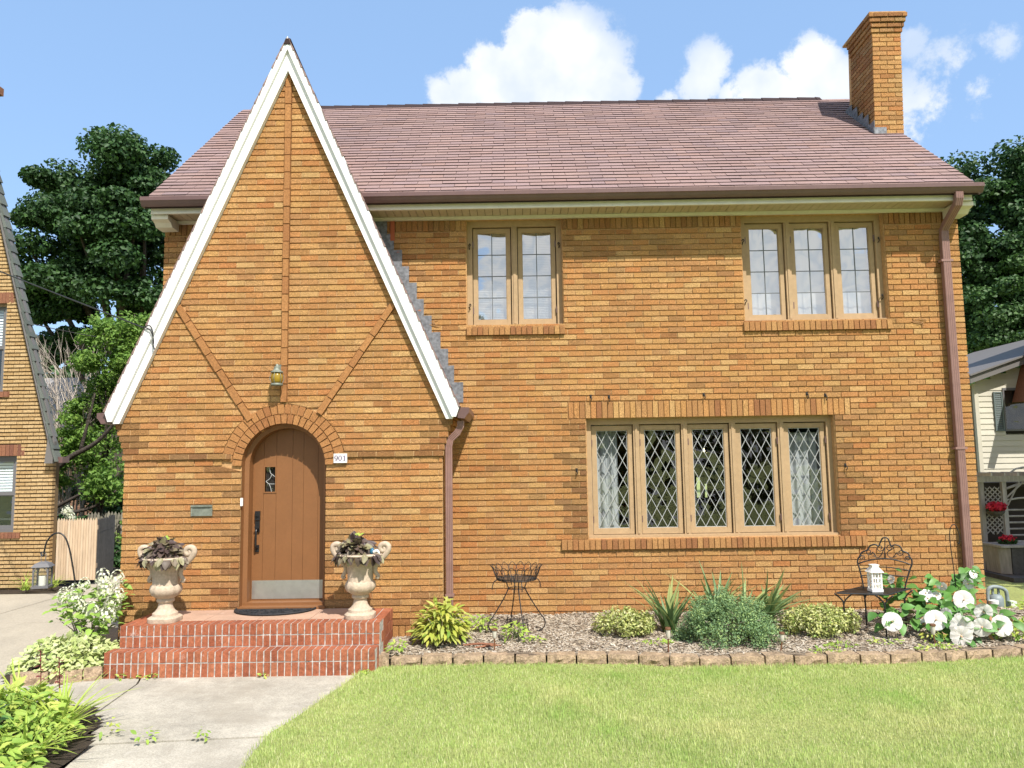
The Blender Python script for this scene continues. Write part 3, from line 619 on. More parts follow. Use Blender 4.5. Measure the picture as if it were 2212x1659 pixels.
def window(op, nsash, sill, leads, label, jamb=.066, mull=.072, rail_b=.062, head=.075):
    x0, x1, z0, z1 = op; win = bpy.data.objects.new('window', None); link(win, house); win.location = ((x0+x1)/2, 0, z0); win['label'] = label; WL[win.name] = Vector(win.location)
    win.matrix_parent_inverse = Matrix.Translation(-WL[house.name])
    fy = .105
    mb = MB(); ring(mb, x0, x1, z0, z1, jamb, jamb, .03, head, fy, .2); mb.box(x0+.004, x1-.004, .045, fy-.001, z0-.008, z0+.024); obj('frame', mb, 'window_paint', win)
    iw = (x1-x0-2*jamb-(nsash-1)*mull)/nsash; out = []
    for i in range(nsash):
        a = x0+jamb+i*(iw+mull); b = a+iw; zb, zt = z0+.032, z1-head-.002
        if i < nsash-1:
            mb = MB(); mb.box(b, b+mull, fy+.004, .19, zb-.003, zt+.002); mb.box(b+mull*.3, b+mull*.7, fy-.006, fy+.004, zb+.01, zt-.01); obj('mullion', mb, 'window_paint', win)
        sa, sb = a+.008, b-.010; st = .052; mb = MB(); ring(mb, sa, sb, zb+.004, zt-.010, st, st, rail_b, st, fy+.034, .175)
        ring(mb, sa+st-.001, sb-st+.001, zb+.004+rail_b-.001, zt-.010-st+.001, .009, .009, .009, .009, fy+.042, .165); obj('sash', mb, 'window_paint', win)
        hx = sb if i >= nsash/2 else sa
        for hz_ in (zb+.18, zt-.22): mb = MB(); mb.box(hx-.006, hx+.006, fy+.008, fy+.024, hz_-.04, hz_+.04); obj('hinge', mb, 'gutter', win)
        px0, px1, pz0, pz1 = sa+st+.008, sb-st-.008, zb+.004+rail_b+.008, zt-.010-st-.008; py = fy+.055
        lm = MB()
        if leads == 'grid':
            nx, nz = 2, 4
            for k in range(1, nx): q = px0+(px1-px0)*k/nx; lm.box(q-.005, q+.005, py-.006, py+.006, pz0, pz1)
            for k in range(1, nz): q = pz0+(pz1-pz0)*k/nz; lm.box(px0, px1, py-.0045, py+.0045, q-.0048, q+.0048)
            obj('lead_bar', lm, 'lead_came', win)
            for ix in range(nx):
                for iz in range(nz): pane([(px0+(px1-px0)*u/nx, pz0+(pz1-pz0)*v/nz) for u, v in ((ix, iz), (ix+1, iz), (ix+1, iz+1), (ix, iz+1))], py, 'upper_glass', win, .012)
        else:
            W_, H_ = (px1-px0)/3, (pz1-pz0)/5.1
            for fam in (1, -1):
                for k in range(-8, 14):
                    seg = []
                    xa = px0+(k)*W_; za = pz0+.02*H_
                    # line through (xa, za) with slope fam*H/W
                    for X in (px0, px1):
                        Zv = za+fam*(X-xa)*H_/W_
                        if pz0 <= Zv <= pz1: seg.append((X, Zv))
                    for Zv in (pz0, pz1):
                        X = xa+fam*(Zv-za)*W_/H_
                        if px0 < X < px1: seg.append((X, Zv))
                    if len(seg) >= 2:
                        seg.sort(); p_, q_ = Vector((seg[0][0], 0, seg[0][1])), Vector((seg[-1][0], 0, seg[-1][1]))
                        if (p_-q_).length > .03:
                            d = (q_-p_).normalized(); nn = Vector((-d.z, 0, d.x))*.0034; yy = py-.0045 if fam == 1 else py-.0035
                            P = [p_-nn, q_-nn, q_+nn, p_+nn]; lm.hexa([(v.x, yy, v.z) for v in P]+[(v.x, py+.003, v.z) for v in P])
            ring(lm, px0-.002, px1+.002, pz0-.002, pz1+.002, .008, .008, .008, .008, py-.007, py+.004)
            obj('lead_lattice', lm, 'came', win)
            for ix in range(-1, 8):
                for iz in range(-1, 12):
                    if (ix+iz) % 2: continue
                    cx_, cz_ = px0+ix*W_/2, pz0+.02*H_+iz*H_/2
                    pl = clip([(cx_-W_/2, cz_), (cx_, cz_-H_/2), (cx_+W_/2, cz_), (cx_, cz_+H_/2)], px0, px1, pz0, pz1)
                    if len(pl) >= 3 and abs(sum(pl[i][0]*pl[(i+1) % len(pl)][1]-pl[(i+1) % len(pl)][0]*pl[i][1] for i in range(len(pl)))) > .0008: pane(pl, py, 'glass', win, .010)
        out.append((px0, px1, pz0, pz1, py))
    s0, s1, sz0, sz1 = sill; n = round((s1-s0)/.0665); p = (s1-s0)/n
    for i in range(n):
        e = J(.003); mb = MB(); a, b = s0+i*p+.0045, s0+(i+1)*p-.0045
        mb.hexa([(a, -.034+e, sz0), (b, -.034+e, sz0), (b, -.030+e, sz1-.012), (a, -.030+e, sz1-.012), (a, .09, sz0), (b, .09, sz0), (b, .09, sz1-.004), (a, .09, sz1-.004)]); obj('sill_brick', mb, 'sill_brick', win)
    mb = MB(); mb.box(s0+.003, s1-.003, -.012, .088, sz0+.003, sz1-.016); obj('sill_mortar', mb, 'mortar', win)
    return win, out
wUL, pUL = window(UL, 2, SILLS[0], 'grid', 'pair of casements with white blinds upstairs')
wUR, pUR = window(UR, 3, SILLS[1], 'grid', 'three casements with white sheer curtains upstairs')
wLW, pLW = window(LW, 5, SILLS[2], 'diamond', 'row of five diamond leaded casements downstairs', jamb=.062)
for (a, b, c, d, y) in pUL:      # venetian blinds
    mb = MB(); z = c-.02
    while z < d+.05: mb.mesh_([(a-.03, y+.055, z), (b+.03, y+.055, z), (b+.03, y+.075, z+.017), (a-.03, y+.075, z+.017)], [(0, 1, 2, 3)]); z += .0215
    obj('blind', mb, 'blind', wUL)
    mb = MB(); mb.box(a-.03, b+.03, y+.1, y+.102, c-.05, d+.06); obj('blind_backing', mb, 'blind', wUL)
def drape(x0, x1, z0, z1, y, amp, waves, nx=40):
    mb = MB(); P = []
    for k in range(2):
        for i in range(nx+1): u = i/nx; P.append((x0+(x1-x0)*u, y+amp*math.sin(u*waves*6.28)+amp*.4*math.sin(u*waves*15+2*k), (z0, z1)[k]))
    mb.mesh_(P, [(i, i+1, nx+2+i, nx+1+i) for i in range(nx)]); return mb
for (a, b, c, d, y) in pUR: obj('curtain', drape(a-.04, b+.04, c-.1, d+.08, y+.12, .006, 3), 'sheer', wUR, smooth=True)
a, b, c, d, y = pLW[0]; obj('curtain', drape(a-.08, a+.27, c-.12, d+.1, y+.16, .022, 3.5), 'curtain', wLW, smooth=True)
a, b, c, d, y = pLW[4]; obj('curtain', drape(a+.05, b+.1, c-.12, d-.05, y+.16, .022, 3.5), 'curtain', wLW, smooth=True)
mb = MB(); mb.box(LW[0]+.05, LW[1]-.05, .201, .34, LW[2]-.03, LW[2]+.06); obj('inner_stool', mb, 'room_wood', wLW)
ch = thing('chandelier', 'small lit chandelier glowing inside behind the diamond panes', 'chandelier', (2.62, 2.2, 2.98))
mb = MB(); mb.tube([(2.62, 2.2, 2.95), (2.62, 2.2, 2.02)], .01, 6); [mb.tube(bez([(2.62, 2.2, 2.05), (2.62+.1*math.cos(t), 2.2+.1*math.sin(t), 1.98), (2.62+.2*math.cos(t), 2.2+.2*math.sin(t), 2.06)], 5), .008, 6) for t in (0, 1.25, 2.5, 3.8, 5)]; obj('arm', mb, 'brass', ch)
for t in (.6, 3.8): mb = MB(); mb.lathe([(.003, 0), (.009, .012), (.010, .025), (.003, .045)], (2.62+.2*math.cos(t), 2.2+.2*math.sin(t), 2.06), 8); obj('bulb', mb, 'bulb', ch)

# -- door ---------------------------------------------------------
YD = G+.235; cxd = GX+.007
door = bpy.data.objects.new('door', None); link(door, house); door.location = (cxd, YD, .42); WL[door.name] = Vector(door.location); door.matrix_parent_inverse = Matrix.Translation(-WL[house.name]); door['label'] = 'round topped brown plank door with steel kick plate'
mb = MB(); arc = [(cxd+DW*math.cos(math.pi*i/28), ZS+DW*math.sin(math.pi*i/28)) for i in range(29)]; path = [(cxd+DW, .38)]+arc+[(cxd-DW, .38)]
inn = [(cxd+(x-cxd)*.90, ZS+(z-ZS)*.90 if z > ZS else z) for x, z in path]
for (a, b), (c, d), (e, f), (g, h) in zip(path, path[1:], inn, inn[1:]):
    mb.face([(c, G+.10, d), (a, G+.10, b), (e, G+.115, f), (g, G+.115, h)]); mb.face([(g, G+.115, h), (e, G+.115, f), (e, YD+.01, f), (g, YD+.01, h)])
    mb.face([(a, G+.011, b), (a, G+.10, b), (c, G+.10, d), (c, G+.011, d)])
obj('door_frame', mb, 'door_paint', door)
cuts = [-.409, -.288, -.148, .033, .156, .318, .409]; DR = .409
def dtop(x): return ZS+math.sqrt(max(0, DR*DR-x*x)) - .002
LITE = (-.276, -.158, 1.655, 1.93)
for a, b in zip(cuts, cuts[1:]):
    a2, b2 = a+.0018, b-.0018; mb = MB()
    if a == -.288:
        top = [(cxd+b2, LITE[3])]+[(cxd+x, dtop(x)) for x in np.linspace(b2, a2, 6)]+[(cxd+a2, LITE[3])]
        mb.prism(top, YD, YD+.04); mb.prism([(cxd+a2, .475), (cxd+b2, .475), (cxd+b2, LITE[2]), (cxd+a2, LITE[2])], YD, YD+.04); mb.box(cxd+a2, cxd+LITE[0], YD, YD+.04, LITE[2], LITE[3]); mb.box(cxd+LITE[1], cxd+b2, YD, YD+.04, LITE[2], LITE[3])
    else: mb.prism([(cxd+a2, .475), (cxd+b2, .475)]+[(cxd+x, dtop(x)) for x in np.linspace(b2, a2, 7)], YD, YD+.04)
    obj('plank', mb, 'door_paint', door)
mb = MB(); mb.prism([(cxd-.405, .475), (cxd+.405, .475)]+[(cxd+x, dtop(x)-.003) for x in np.linspace(.405, -.405, 20)], YD+.012, YD+.03)
mb = MB()
for a, b in ((-.405, LITE[0]), (LITE[1], .405)): mb.prism([(cxd+a, .476), (cxd+b, .476)]+[(cxd+x, dtop(x)-.004) for x in np.linspace(b, a, 14)], YD+.006, YD+.034)
mb.box(cxd+LITE[0], cxd+LITE[1], YD+.006, YD+.034, .476, LITE[2]); obj('door_core', mb, 'door_paint', door)
mb = MB(); ring(mb, cxd+LITE[0]-.012, cxd+LITE[1]+.012, LITE[2]-.014, LITE[3]+.014, .013, .013, .015, .015, YD-.008, YD-.001); obj('lite_trim', mb, 'door_paint', door)
mb = MB(); mb.face([(cxd+LITE[0], YD+.02, LITE[2]), (cxd+LITE[1], YD+.02, LITE[2]), (cxd+LITE[1], YD+.02, LITE[3]), (cxd+LITE[0], YD+.02, LITE[3])]); obj('pane', mb, 'glass', door)
mb = MB(); mb.box(cxd+LITE[0]-.02, cxd+LITE[1]+.02, YD+.045, YD+.05, LITE[2]-.02, LITE[3]+.02); obj('lite_backing', mb, 'dark_trim', door)
mb = MB(); X0 = cxd+LITE[0]; W_ = LITE[1]-LITE[0]; H_ = LITE[3]-LITE[2]
for P in ([(.35, 1), (.45, .78), (.60, .70), (1, .57)], [(.60, .70), (.42, .53), (.05, .42)], [(.05, .42), (.35, .32), (1, .31)], [(.35, .32), (.5, .17), (.58, 0)]): mb.tube(bez([(X0+u*W_, YD+.017, LITE[2]+v*H_) for u, v in P], 5), .0035, 6)
obj('leading', mb, 'came', door)
mb = MB(); mb.box(cxd-.398, cxd+.398, YD-.004, YD-.0008, .492, .69); obj('kick_plate', mb, 'steel', door)
mb = MB(); [mb.lathe([(.004, 0), (.004, .002)], (0, 0, 0), 6) for _ in ()]; 
hx = cxd-.345
mb = MB(); mb.box(hx-.027, hx+.027, YD-.028, YD-.001, 1.345, 1.445); mb.lathe([(.018, 0), (.018, .004)], (hx, YD-.03, 1.39), 12); mb.box(hx-.024, hx+.024, YD-.02, YD-.001, 1.215, 1.335); obj('deadbolt', mb, 'black_metal', door)
mb = MB(); mb.tube(bez([(hx, YD-.015, 1.25), (hx, YD-.055, 1.235), (hx, YD-.06, 1.15), (hx, YD-.055, 1.06), (hx, YD-.015, 1.04)], 6), .011, 8); mb.box(hx-.02, hx+.02, YD-.016, YD-.001, 1.0, 1.075); mb.box(hx-.02, hx+.03, YD-.055, YD-.04, 1.265, 1.28); obj('pull_handle', mb, 'black_metal', door, smooth=40)
mb = MB(); mb.box(cxd-.47, cxd+.47, G-.03, YD+.02, .405, .447); mb.box(cxd-.45, cxd+.45, G+.10, YD+.02, .447, .474); obj('threshold', mb, 'door_paint', door)
mb = MB(); mb.box(cxd-.5, cxd+.5, YD+.06, YD+.08, .4, 2.5); obj('vestibule', mb, 'dark_trim', door)
mb = MB(); mb.box(cxd-DW-.002, cxd-DW+.02, G-.012, G+.01, 1.515, 1.60); obj('doorbell', mb, 'white_paint', house)
mb = MB(); ring(mb, -3.535, -3.305, 1.415, 1.53, .018, .018, .018, .022, G-.016, G+.01); mb.box(-3.517, -3.323, G-.009, G+.01, 1.433, 1.508); mb.box(-3.535, -3.305, G-.024, G-.016, 1.512, 1.53); obj('mail_slot', mb, 'verdigris', house)

# -- roof ---------------------------------------------------------
EY, EZ, RY, RZ = -.405, 5.115, 2.75, 7.755; SL = math.atan2(RZ-EZ, RY-EY); cs, sn_ = math.cos(SL), math.sin(SL); SLEN = math.hypot(RZ-EZ, RY-EY)
mb = MB()
for sgn in (1, -1):
    e = (EY, EZ) if sgn > 0 else (2*RY-EY, EZ)
    P = [(XL-.05, e[0], e[1]-.012), (XR+.03, e[0], e[1]-.012), (XR+.03, RY, RZ-.012), (XL-.05, RY, RZ-.012)]
    if sgn < 0: P = [P[1], P[0], P[3], P[2]]
    mb.hexa([*P, *[(x, y, z-.10) for x, y, z in P]])
roof = obj('roof', mb, 'shingle_edge', house)
def shingles(x0, x1, rows, T, out, exp=.115, tab=.305, hide=None, e0=0, thick=.0145, tmax=99):
    for r_ in range(rows):
        off = (r_ % 2)*.1525+J(.012); x = x0-off*1.0
        while x < x1:
            wtab = tab; a, b = max(x, x0), min(x+wtab, x1); x += wtab
            if b-a < .03: continue
            t0 = r_*exp+J(.0025)-e0; t1 = min((r_+1)*exp+.03, tmax)
            if t1-t0 < .02: continue
            th = thick+J(.0025)
            if hide and hide((a+b)/2, t0): continue
            g = .0028; P = [T(a+g, t0, .002+th), T(b-g, t0, .002+th), T(b-g, t1, .003), T(a+g, t1, .003)]; Q = [T(a+g, t0, -.012), T(b-g, t0, -.012)]
            out.append((P, Q, (a+b)/2, t0))
T_roof = lambda s, t, h: (s, EY+t*cs-h*sn_, EZ+t*sn_+h*cs)
SH = []
def hid(x, t): z = EZ+t*sn_; return abs(x-GX) < apex_hw(z)-.25 and EY+t*cs < 1.2
rows = int(SLEN/.115)
shingles(XL-.055, XR+.035, rows, T_roof, SH, hide=hid)
def emit_sh(mb, P, Q, r_):
    mb.mesh_(P+Q, [(0, 1, 2, 3), (0, 3, 4), (2, 1, 5)], r_); k = len(mb.v)-6; mb.f.append((k+1, k, k+4, k+5)); mb.r.append(r_); mb.g.append(0); mb.m.append(1)
SH.sort(key=lambda s: (Vector(s[0][0])-CAM).length)
near = [s for s in SH if s[2] > -1.6][:300]; ids = set(map(id, near)); mbs = MB()
for s in SH:
    if id(s) in ids: mb = MB(); emit_sh(mb, s[0], s[1], 0.); obj('shingle', mb, ['shingle', 'shingle_edge'], roof)
    else: emit_sh(mbs, s[0], s[1], random.random())
obj('shingles', mbs, ['shingle', 'shingle_edge'], roof, kind='stuff')
x = -3.2
while x < 4.95:      # ridge caps
    mb = MB(); h = .022+J(.003); x2 = min(x+.3, 5.0)
    mb.mesh_([(x, RY-.14*cs, RZ-.14*sn_+h), (x2, RY-.14*cs, RZ-.14*sn_+h-.008), (x2, RY, RZ+h+.002), (x, RY, RZ+h+.012), (x, RY+.14*cs, RZ-.14*sn_+h), (x2, RY+.14*cs, RZ-.14*sn_+h-.008), (x, RY-.14*cs, RZ-.14*sn_), (x2, RY-.14*cs, RZ-.14*sn_)], [(0, 1, 2, 3), (3, 2, 5, 4), (0, 6, 7, 1), (0, 3, 4, 6)]); obj('ridge_cap', mb, 'shingle_edge', roof); x += .29
# gable roof slopes
AZ, AX = 6.80, -2.545; EXO = 1.925
def gslope(s):   # +1 right, -1 left
    SLg = math.atan2(AZ-2.55, EXO); L_ = math.hypot(AZ-2.55, EXO); c_, s_ = math.cos(SLg), math.sin(SLg)
    return (lambda y, t, h: (AX+s*(EXO-t*c_)+s*h*s_, y, 2.55+t*s_+h*c_-.125*(y+1.0))), L_
gro = None; gst = MB()
mb = MB()
for s in (1, -1):
    Tg, L_ = gslope(s)
    yz = [(-.955, 2.55), (-.955, AZ), (1.62, AZ), (-.33, 5.0), (-.004, 4.97), (-.004, 2.55)]
    top = [Tg(y, (z-2.55)/(AZ-2.55)*L_, -.006) for y, z in yz]; bot = [Tg(y, (z-2.55)/(AZ-2.55)*L_, -.035) for y, z in yz]; n = 6
    mb.mesh_(top+bot, [tuple(range(n)), tuple(range(2*n-1, n-1, -1))]+[((i+1) % n, i, n+i, n+(i+1) % n) for i in range(n)])
    sh = []; shingles(-.982, 1.5, int(L_/.115)+1, Tg, sh, tab=.33, thick=.007, tmax=L_-.01, hide=lambda y, t, L_=L_: y > -.33+(t/L_*(AZ-2.55)+2.55-5.0)*1.15 and y > -.15)
    for q in sh: emit_sh(gst, q[0], q[1], random.random())
groof = obj('gable_roof', mb, 'shingle_edge', house); obj('shingles', gst, ['shingle', 'shingle_edge'], groof, kind='stuff')
mb = MB(); [mb.hexa([(AX-.04, y, AZ-.095-q), (AX+.04, y, AZ-.095-q), (AX+.018, y, AZ-.03-q), (AX-.018, y, AZ-.03-q), (AX-.05, y+.29, AZ-.105-q), (AX+.05, y+.29, AZ-.105-q), (AX+.018, y+.29, AZ-.05-q), (AX-.018, y+.29, AZ-.05-q)]) for y in np.arange(-.985, 1.4, .28) for q in (.125*(y+1.0),)]; obj('ridge_cap', mb, 'shingle_edge', groof)
for s in (-1, 1):     # white rake boards and the flatter board behind them
    k = 1/2.2078; ax = AX
    o_ = [(ax, AZ+.004), (ax+s*1.925, 2.555), (ax+s*1.885, 2.44), (ax+s*1.84, 2.44), (ax, AZ-.15)]
    if s > 0: o_ = o_[::-1]
    mb = MB(); mb.prism(o_, -.972, -.935); mb.prism([(x, z) for x, z in ([(ax, AZ-.085), (ax+s*1.88, 2.50), (ax+s*1.865, 2.46), (ax, AZ-.12)] if s < 0 else [(ax, AZ-.12), (ax+s*1.865, 2.46), (ax+s*1.88, 2.50), (ax, AZ-.085)])], -.9765, -.9725); obj('rake_board', mb, 'white_trim', house)
    f_ = [(ax, AZ-.1), (ax+s*1.87, 2.46), (ax+s*1.84, 2.42), (ax+s*1.775, 2.42), (ax, AZ-.385)]
    if s > 0: f_ = f_[::-1]
    mb = MB(); mb.prism(f_, -.934, -.862); obj('frieze_board', mb, 'white_trim', house)
# eaves
def gut(x0, x1, par=house, name='gutter'):
    pr = [(-.36, 5.13), (-.36, 5.02), (-.43, 5.02), (-.452, 5.045), (-.468, 5.075), (-.48, 5.082), (-.48, 5.128), (-.472, 5.128), (-.468, 5.10), (-.40, 5.09)]
    mb = MB(); n = len(pr); mb.mesh_([(x0, y, z) for y, z in pr]+[(x1, y, z) for y, z in pr], [tuple(range(n)), tuple(range(2*n-1, n-1, -1))]+[((i+1) % n, i, n+i, n+(i+1) % n) for i in range(n)]); obj(name, mb, 'gutter', par)
gut(XL-.08, -3.2); gut(-1.86, XR+.065)
for a, b in ((XL, -3.2), (-1.86, XR-.02)):
    mb = MB(); mb.box(a, b, -.358, -.335, 4.952, 5.09); mb.box(a, b, -.364, -.359, 4.952, 4.972); obj('fascia', mb, 'cream_trim', house)
    mb = MB(); mb.box(a+.02, b-.02, -.05, -.006, 4.928, 4.9635); obj('bed_mould', mb, 'cream_trim', house)
x = -4.31
while x < XR-.08:
    if not (-3.3 < x < -1.95): mb = MB(); mb.box(x+.003, x+.089, -.334, -.002, 4.966+J(.001), 4.98); obj('soffit_panel', mb, 'soffit', house)
    x += .092
mb = MB(); mb.box(XL+.03, XR-.03, -.333, .0, 4.984, 5.0); obj('soffit_backing', mb, 'dark_trim', house)
for x0, x1 in ((XL-.01, XL+.19), (XR-.19, XR+.01)):
    mb = MB(); P = [(-.325, 4.951), (-.325, 4.90), (-.25, 4.88), (-.20, 4.835), (-.02, 4.835), (-.02, 4.951)]; n = 6
    mb.mesh_([(x0, y, z) for y, z in P]+[(x1, y, z) for y, z in P], [tuple(range(n)), tuple(range(2*n-1, n-1, -1))]+[((i+1) % n, i, n+i, n+(i+1) % n) for i in range(n)]); obj('eave_return', mb, 'cream_trim', house)
# downspouts (corrugated rectangular pipe)
def pipe(mb, pts, w_=.088, d_=.06, ax=Vector((1, 0, 0))):
    P = [Vector(p) for p in pts]; vs = []; prof = []
    for i in range(9): u = -w_/2+w_*i/8; prof.append((u, -d_/2-(.006 if i % 2 else 0)))
    prof += [(w_/2, d_/2), (-w_/2, d_/2)]; n = len(prof)
    for i, p in enumerate(P):
        t = (P[min(i+1, len(P)-1)]-P[max(i-1, 0)]).normalized(); a = (ax-t*ax.dot(t)).normalized(); b = a.cross(t)
        if b.y < -.01 or (abs(b.y) < .3 and b.z < 0): b = -b
        vs += [p+a*u+b*v for u, v in prof]
    mb.mesh_(vs, [(i*n+j, i*n+(j+1) % n, (i+1)*n+(j+1) % n, (i+1)*n+j) for i in range(len(P)-1) for j in range(n)]+[tuple(range(n)), tuple((len(P)-1)*n+j for j in range(n-1, -1, -1))])
mb = MB(); pipe(mb, [(5.24, -.42, 5.03), (5.24, -.42, 4.96), (5.24, -.395, 4.90), (5.24, -.12, 4.73), (5.24, -.07, 4.68), (5.24, -.062, 4.60)]); pipe(mb, [(5.24, -.06, 4.62), (5.24, -.06, 2.02)], .092, .062); pipe(mb, [(5.24, -.058, 2.05), (5.24, -.058, .16)]); ds = obj('downspout', mb, 'downspout', house)
for z in (2.03, 4.3): mb = MB(); mb.box(5.17, 5.31, -.099, -.012, z-.014, z+.014); obj('strap', mb, 'downspout', ds)
mb = MB(); pipe(mb, [(-.755, -.80, 2.14), (-.755, -.80, .10)], .075, .055); pipe(mb, [(-.62, -.82, 2.40), (-.62, -.82, 2.34), (-.66, -.815, 2.27), (-.735, -.80, 2.20), (-.755, -.80, 2.12)], .075, .055); ds = obj('downspout', mb, 'downspout', house)
mb = MB(); mb.box(-.80, -.705, -.84, -.765, .52, .545); obj('strap', mb, 'downspout', ds)
for s, y0 in ((1, -.93), (-1, -.93)):   # little gutters along the gable eaves
    x0 = AX+s*1.90; pr = [(0, 2.545), (0, 2.43), (.075, 2.42), (.10, 2.46), (.125, 2.485), (.125, 2.54)]; n = 6; mb = MB()
    P = [(x0+s*u, y0, z) for u, z in pr]+[(x0+s*u, -.01, z) for u, z in pr]
    fs = [tuple(range(n)), tuple(range(2*n-1, n-1, -1))]+[((i+1) % n, i, n+i, n+(i+1) % n) for i in range(n)]
    mb.mesh_(P, fs); obj('gutter', mb, 'gutter', house)
# stepped flashing where the gable roof meets the main wall
for i in range(11):
    z = 2.70+i*.206; hwz = apex_hw(z)+GX; x = GX+apex_hw(z+.1); mb = MB(); mb.box(x-.08, x+.095+J(.012), -.006-.0007*i, -.0035, z-.03, z+.215); obj('flashing', mb, 'flashing', house)
mb = MB(); mb.box(-1.53, -1.475, -.016, -.0145, 4.68, 4.93); obj('flashing', mb, 'rust_paint', house)
# chimney
ck = bpy.data.objects.new('chimney', None); link(ck, house); ck.location = (5.31, 1.6, 6.5); WL[ck.name] = Vector(ck.location); ck.matrix_parent_inverse = Matrix.Translation(-WL[house.name])
LEAN = lambda z: .035*(z-6.5)
cx0, cx1, cy0, cy1 = 5.10, 5.515, 1.2, 2.02
mb = MB(); mb.hexa([(cx0+.012+LEAN(z), cy0+.012, z) if k == 0 else (cx1-.012+LEAN(z), cy0+.012, z) for k, z in ((0, 5.9), (1, 5.9), (1, 8.2), (0, 8.2))]+[(cx0+.012+LEAN(z), cy1-.012, z) if k == 0 else (cx1-.012+LEAN(z), cy1-.012, z) for k, z in ((0, 5.9), (1, 5.9), (1, 8.2), (0, 8.2))]); obj('chimney_core', mb, 'mortar', ck)
CB = []
for i in range(31):
    z0 = 6.12+i*CO; cb = 0 if i < 27 else (i-26)*.017
    lay(z0, z0+CO, [((cx0-cb, cx0-cb), (cx1+cb, cx1+cb))], cx0+(.5 if i % 2 else 0)*PI_, (lambda cb: lambda s, n, z: (s+LEAN(z), cy0-cb+n, z))(cb), .09, collect=CB, aged_or_shaded=(lambda x, z: random.uniform(.3, 1)) if i > 26 else (lambda x, z: random.uniform(0, .5) if random.random() < .3 else 0))
    lay(z0, z0+CO, [((.1, .1), (cy1-cy0+cb, cy1-cy0+cb))], .1+(.5 if i % 2 else 0)*PI_, (lambda cb: lambda s, n, z: (cx0-cb+n+LEAN(z), cy1-s, z))(cb), .09, collect=CB, aged_or_shaded=lambda x, z: random.uniform(.5, 1))  # left face: bricks coloured darker to paint in the shade on that side
    lay(z0, z0+CO, [((0, 0), (cy1-cy0-.1, cy1-cy0-.1))], .1+(.5 if i % 2 else 0)*PI_, (lambda cb: lambda s, n, z: (cx1+cb-n+LEAN(z), cy0+.1+s, z))(cb), .09, collect=CB, aged_or_shaded=lambda x, z: random.uniform(.2, .8))
cst = MB()
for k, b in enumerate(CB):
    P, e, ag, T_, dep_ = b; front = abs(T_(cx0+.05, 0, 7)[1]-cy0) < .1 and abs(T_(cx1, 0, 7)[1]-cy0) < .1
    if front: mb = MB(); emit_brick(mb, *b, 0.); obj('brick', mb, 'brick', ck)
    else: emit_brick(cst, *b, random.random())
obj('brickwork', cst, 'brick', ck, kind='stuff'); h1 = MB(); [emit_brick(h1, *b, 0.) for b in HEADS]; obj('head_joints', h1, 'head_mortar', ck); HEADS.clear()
mb = MB(); mb.box(cx0-.05+LEAN(8.25), cx1+.05+LEAN(8.25), cy0-.05, cy1+.05, 8.235, 8.262); obj('chimney_cap', mb, 'mortar', ck)
mb = MB(); mb.lathe([(.10, 0), (.115, .03), (.115, .10), (.10, .125), (.085, .125)], (5.34, 1.5, 8.262), 16); obj('flue', mb, 'flue', ck)
mb = MB()
for i in range(5): y = 1.2+i*.165; z = EZ+(y-EY)*math.tan(SL); mb.box(cx0-.012-.0007*i, cx0-.0045, y-.02, y+.19, z-.06, z+.20+(.03 if i % 2 else 0))
mb.box(cx0-.02, cx0+.16, cy0-.016, cy0-.0055, 6.38, 6.56); obj('flashing', mb, 'flashing', ck)
# rusty hooks and plant-hanger stubs left on the facade
for i, (x, z) in enumerate(((.89, 2.69), (1.11, 2.68), (2.25, 2.69), (3.49, 2.68), (3.71, 2.66), (.70, 1.81), (3.9, 1.82))):
    mb = MB(); mb.tube(bez([(x, .005, z+.03), (x+.004, -.03, z+.02), (x+.006, -.04, z-.005), (x-.002, -.03, z-.03), (x, -.015, z-.025)], 4), .0055, 6); mb.box(x-.012, x+.012, -.006, .004, z+.01, z+.05); obj('wall_hook', mb, 'iron', house)
for k, (x, z, s) in enumerate(((-.56, 4.62, 1), (.55, 4.62, -1), (-.56, 3.86, 1), (2.83, 4.62, 1), (2.83, 3.86, 1), (4.512, 4.62, -1), (4.512, 3.9, -1))):
    mb = MB(); mb.tube(bez([(x, .106, z-.03), (x-.004*s, .07, z-.01), (x+.012*s, .06, z+.01), (x+.004*s, .075, z+.03), (x-.012*s, .09, z+.015)], 4), .006, 6); obj('shutter_hook', mb, 'iron', wUL if k < 3 else wUR)
for (x0, z0) in ((-1.02, 3.66), (4.86, 3.58)):     # dried vine stubs clinging to the brick
    mb = MB()
    for i in range(7): P = [(x0+J(.05), -.006, z0+J(.03))]; [P.append((P[-1][0]+random.uniform(-.02, .05), -.006-random.random()*.008, P[-1][2]+J(.022))) for _ in range(5)]; mb.tube(P, .0028, 5)
    obj('dried_vine', mb, 'dead_leaf', house)
# ================================================================== porch steps
steps = thing('porch_steps', 'red brick porch steps with pale mortar before the arched door', 'steps', (-2.6, -1.4, GZ))
PX0, PX1, PYF, PZ = -3.875, -1.355, -1.635, .42
SX0, SX1, SYF, SZ = -3.93, -1.366, -1.81, .208
mb = MB(); mb.box(PX0+.004, PX1-.004, PYF+.004, G-.002, -.03, PZ-.004); mb.box(SX0+.004, SX1-.004, SYF+.004, PYF+.003, -.03, SZ-.004); obj('mortar_bed', mb, 'step_mortar', steps)
def rb(x0, x1, y0, y1, z0, z1, g=.0056):
    mb = MB(); j = lambda: J(.002); x0 += g; x1 -= g; q = J(.002)
    mb.hexa([(x0+j(), y0+q, z0+.007+j()), (x1+j(), y0+q, z0+.007+j()), (x1+j(), y0+q+.002, z1+j()*.5), (x0+j(), y0+q+.002, z1+j()*.5), (x0, y1, z0+.004), (x1, y1, z0+.004), (x1, y1, z1), (x0, y1, z1)]); obj('brick', mb, 'red_brick', steps)
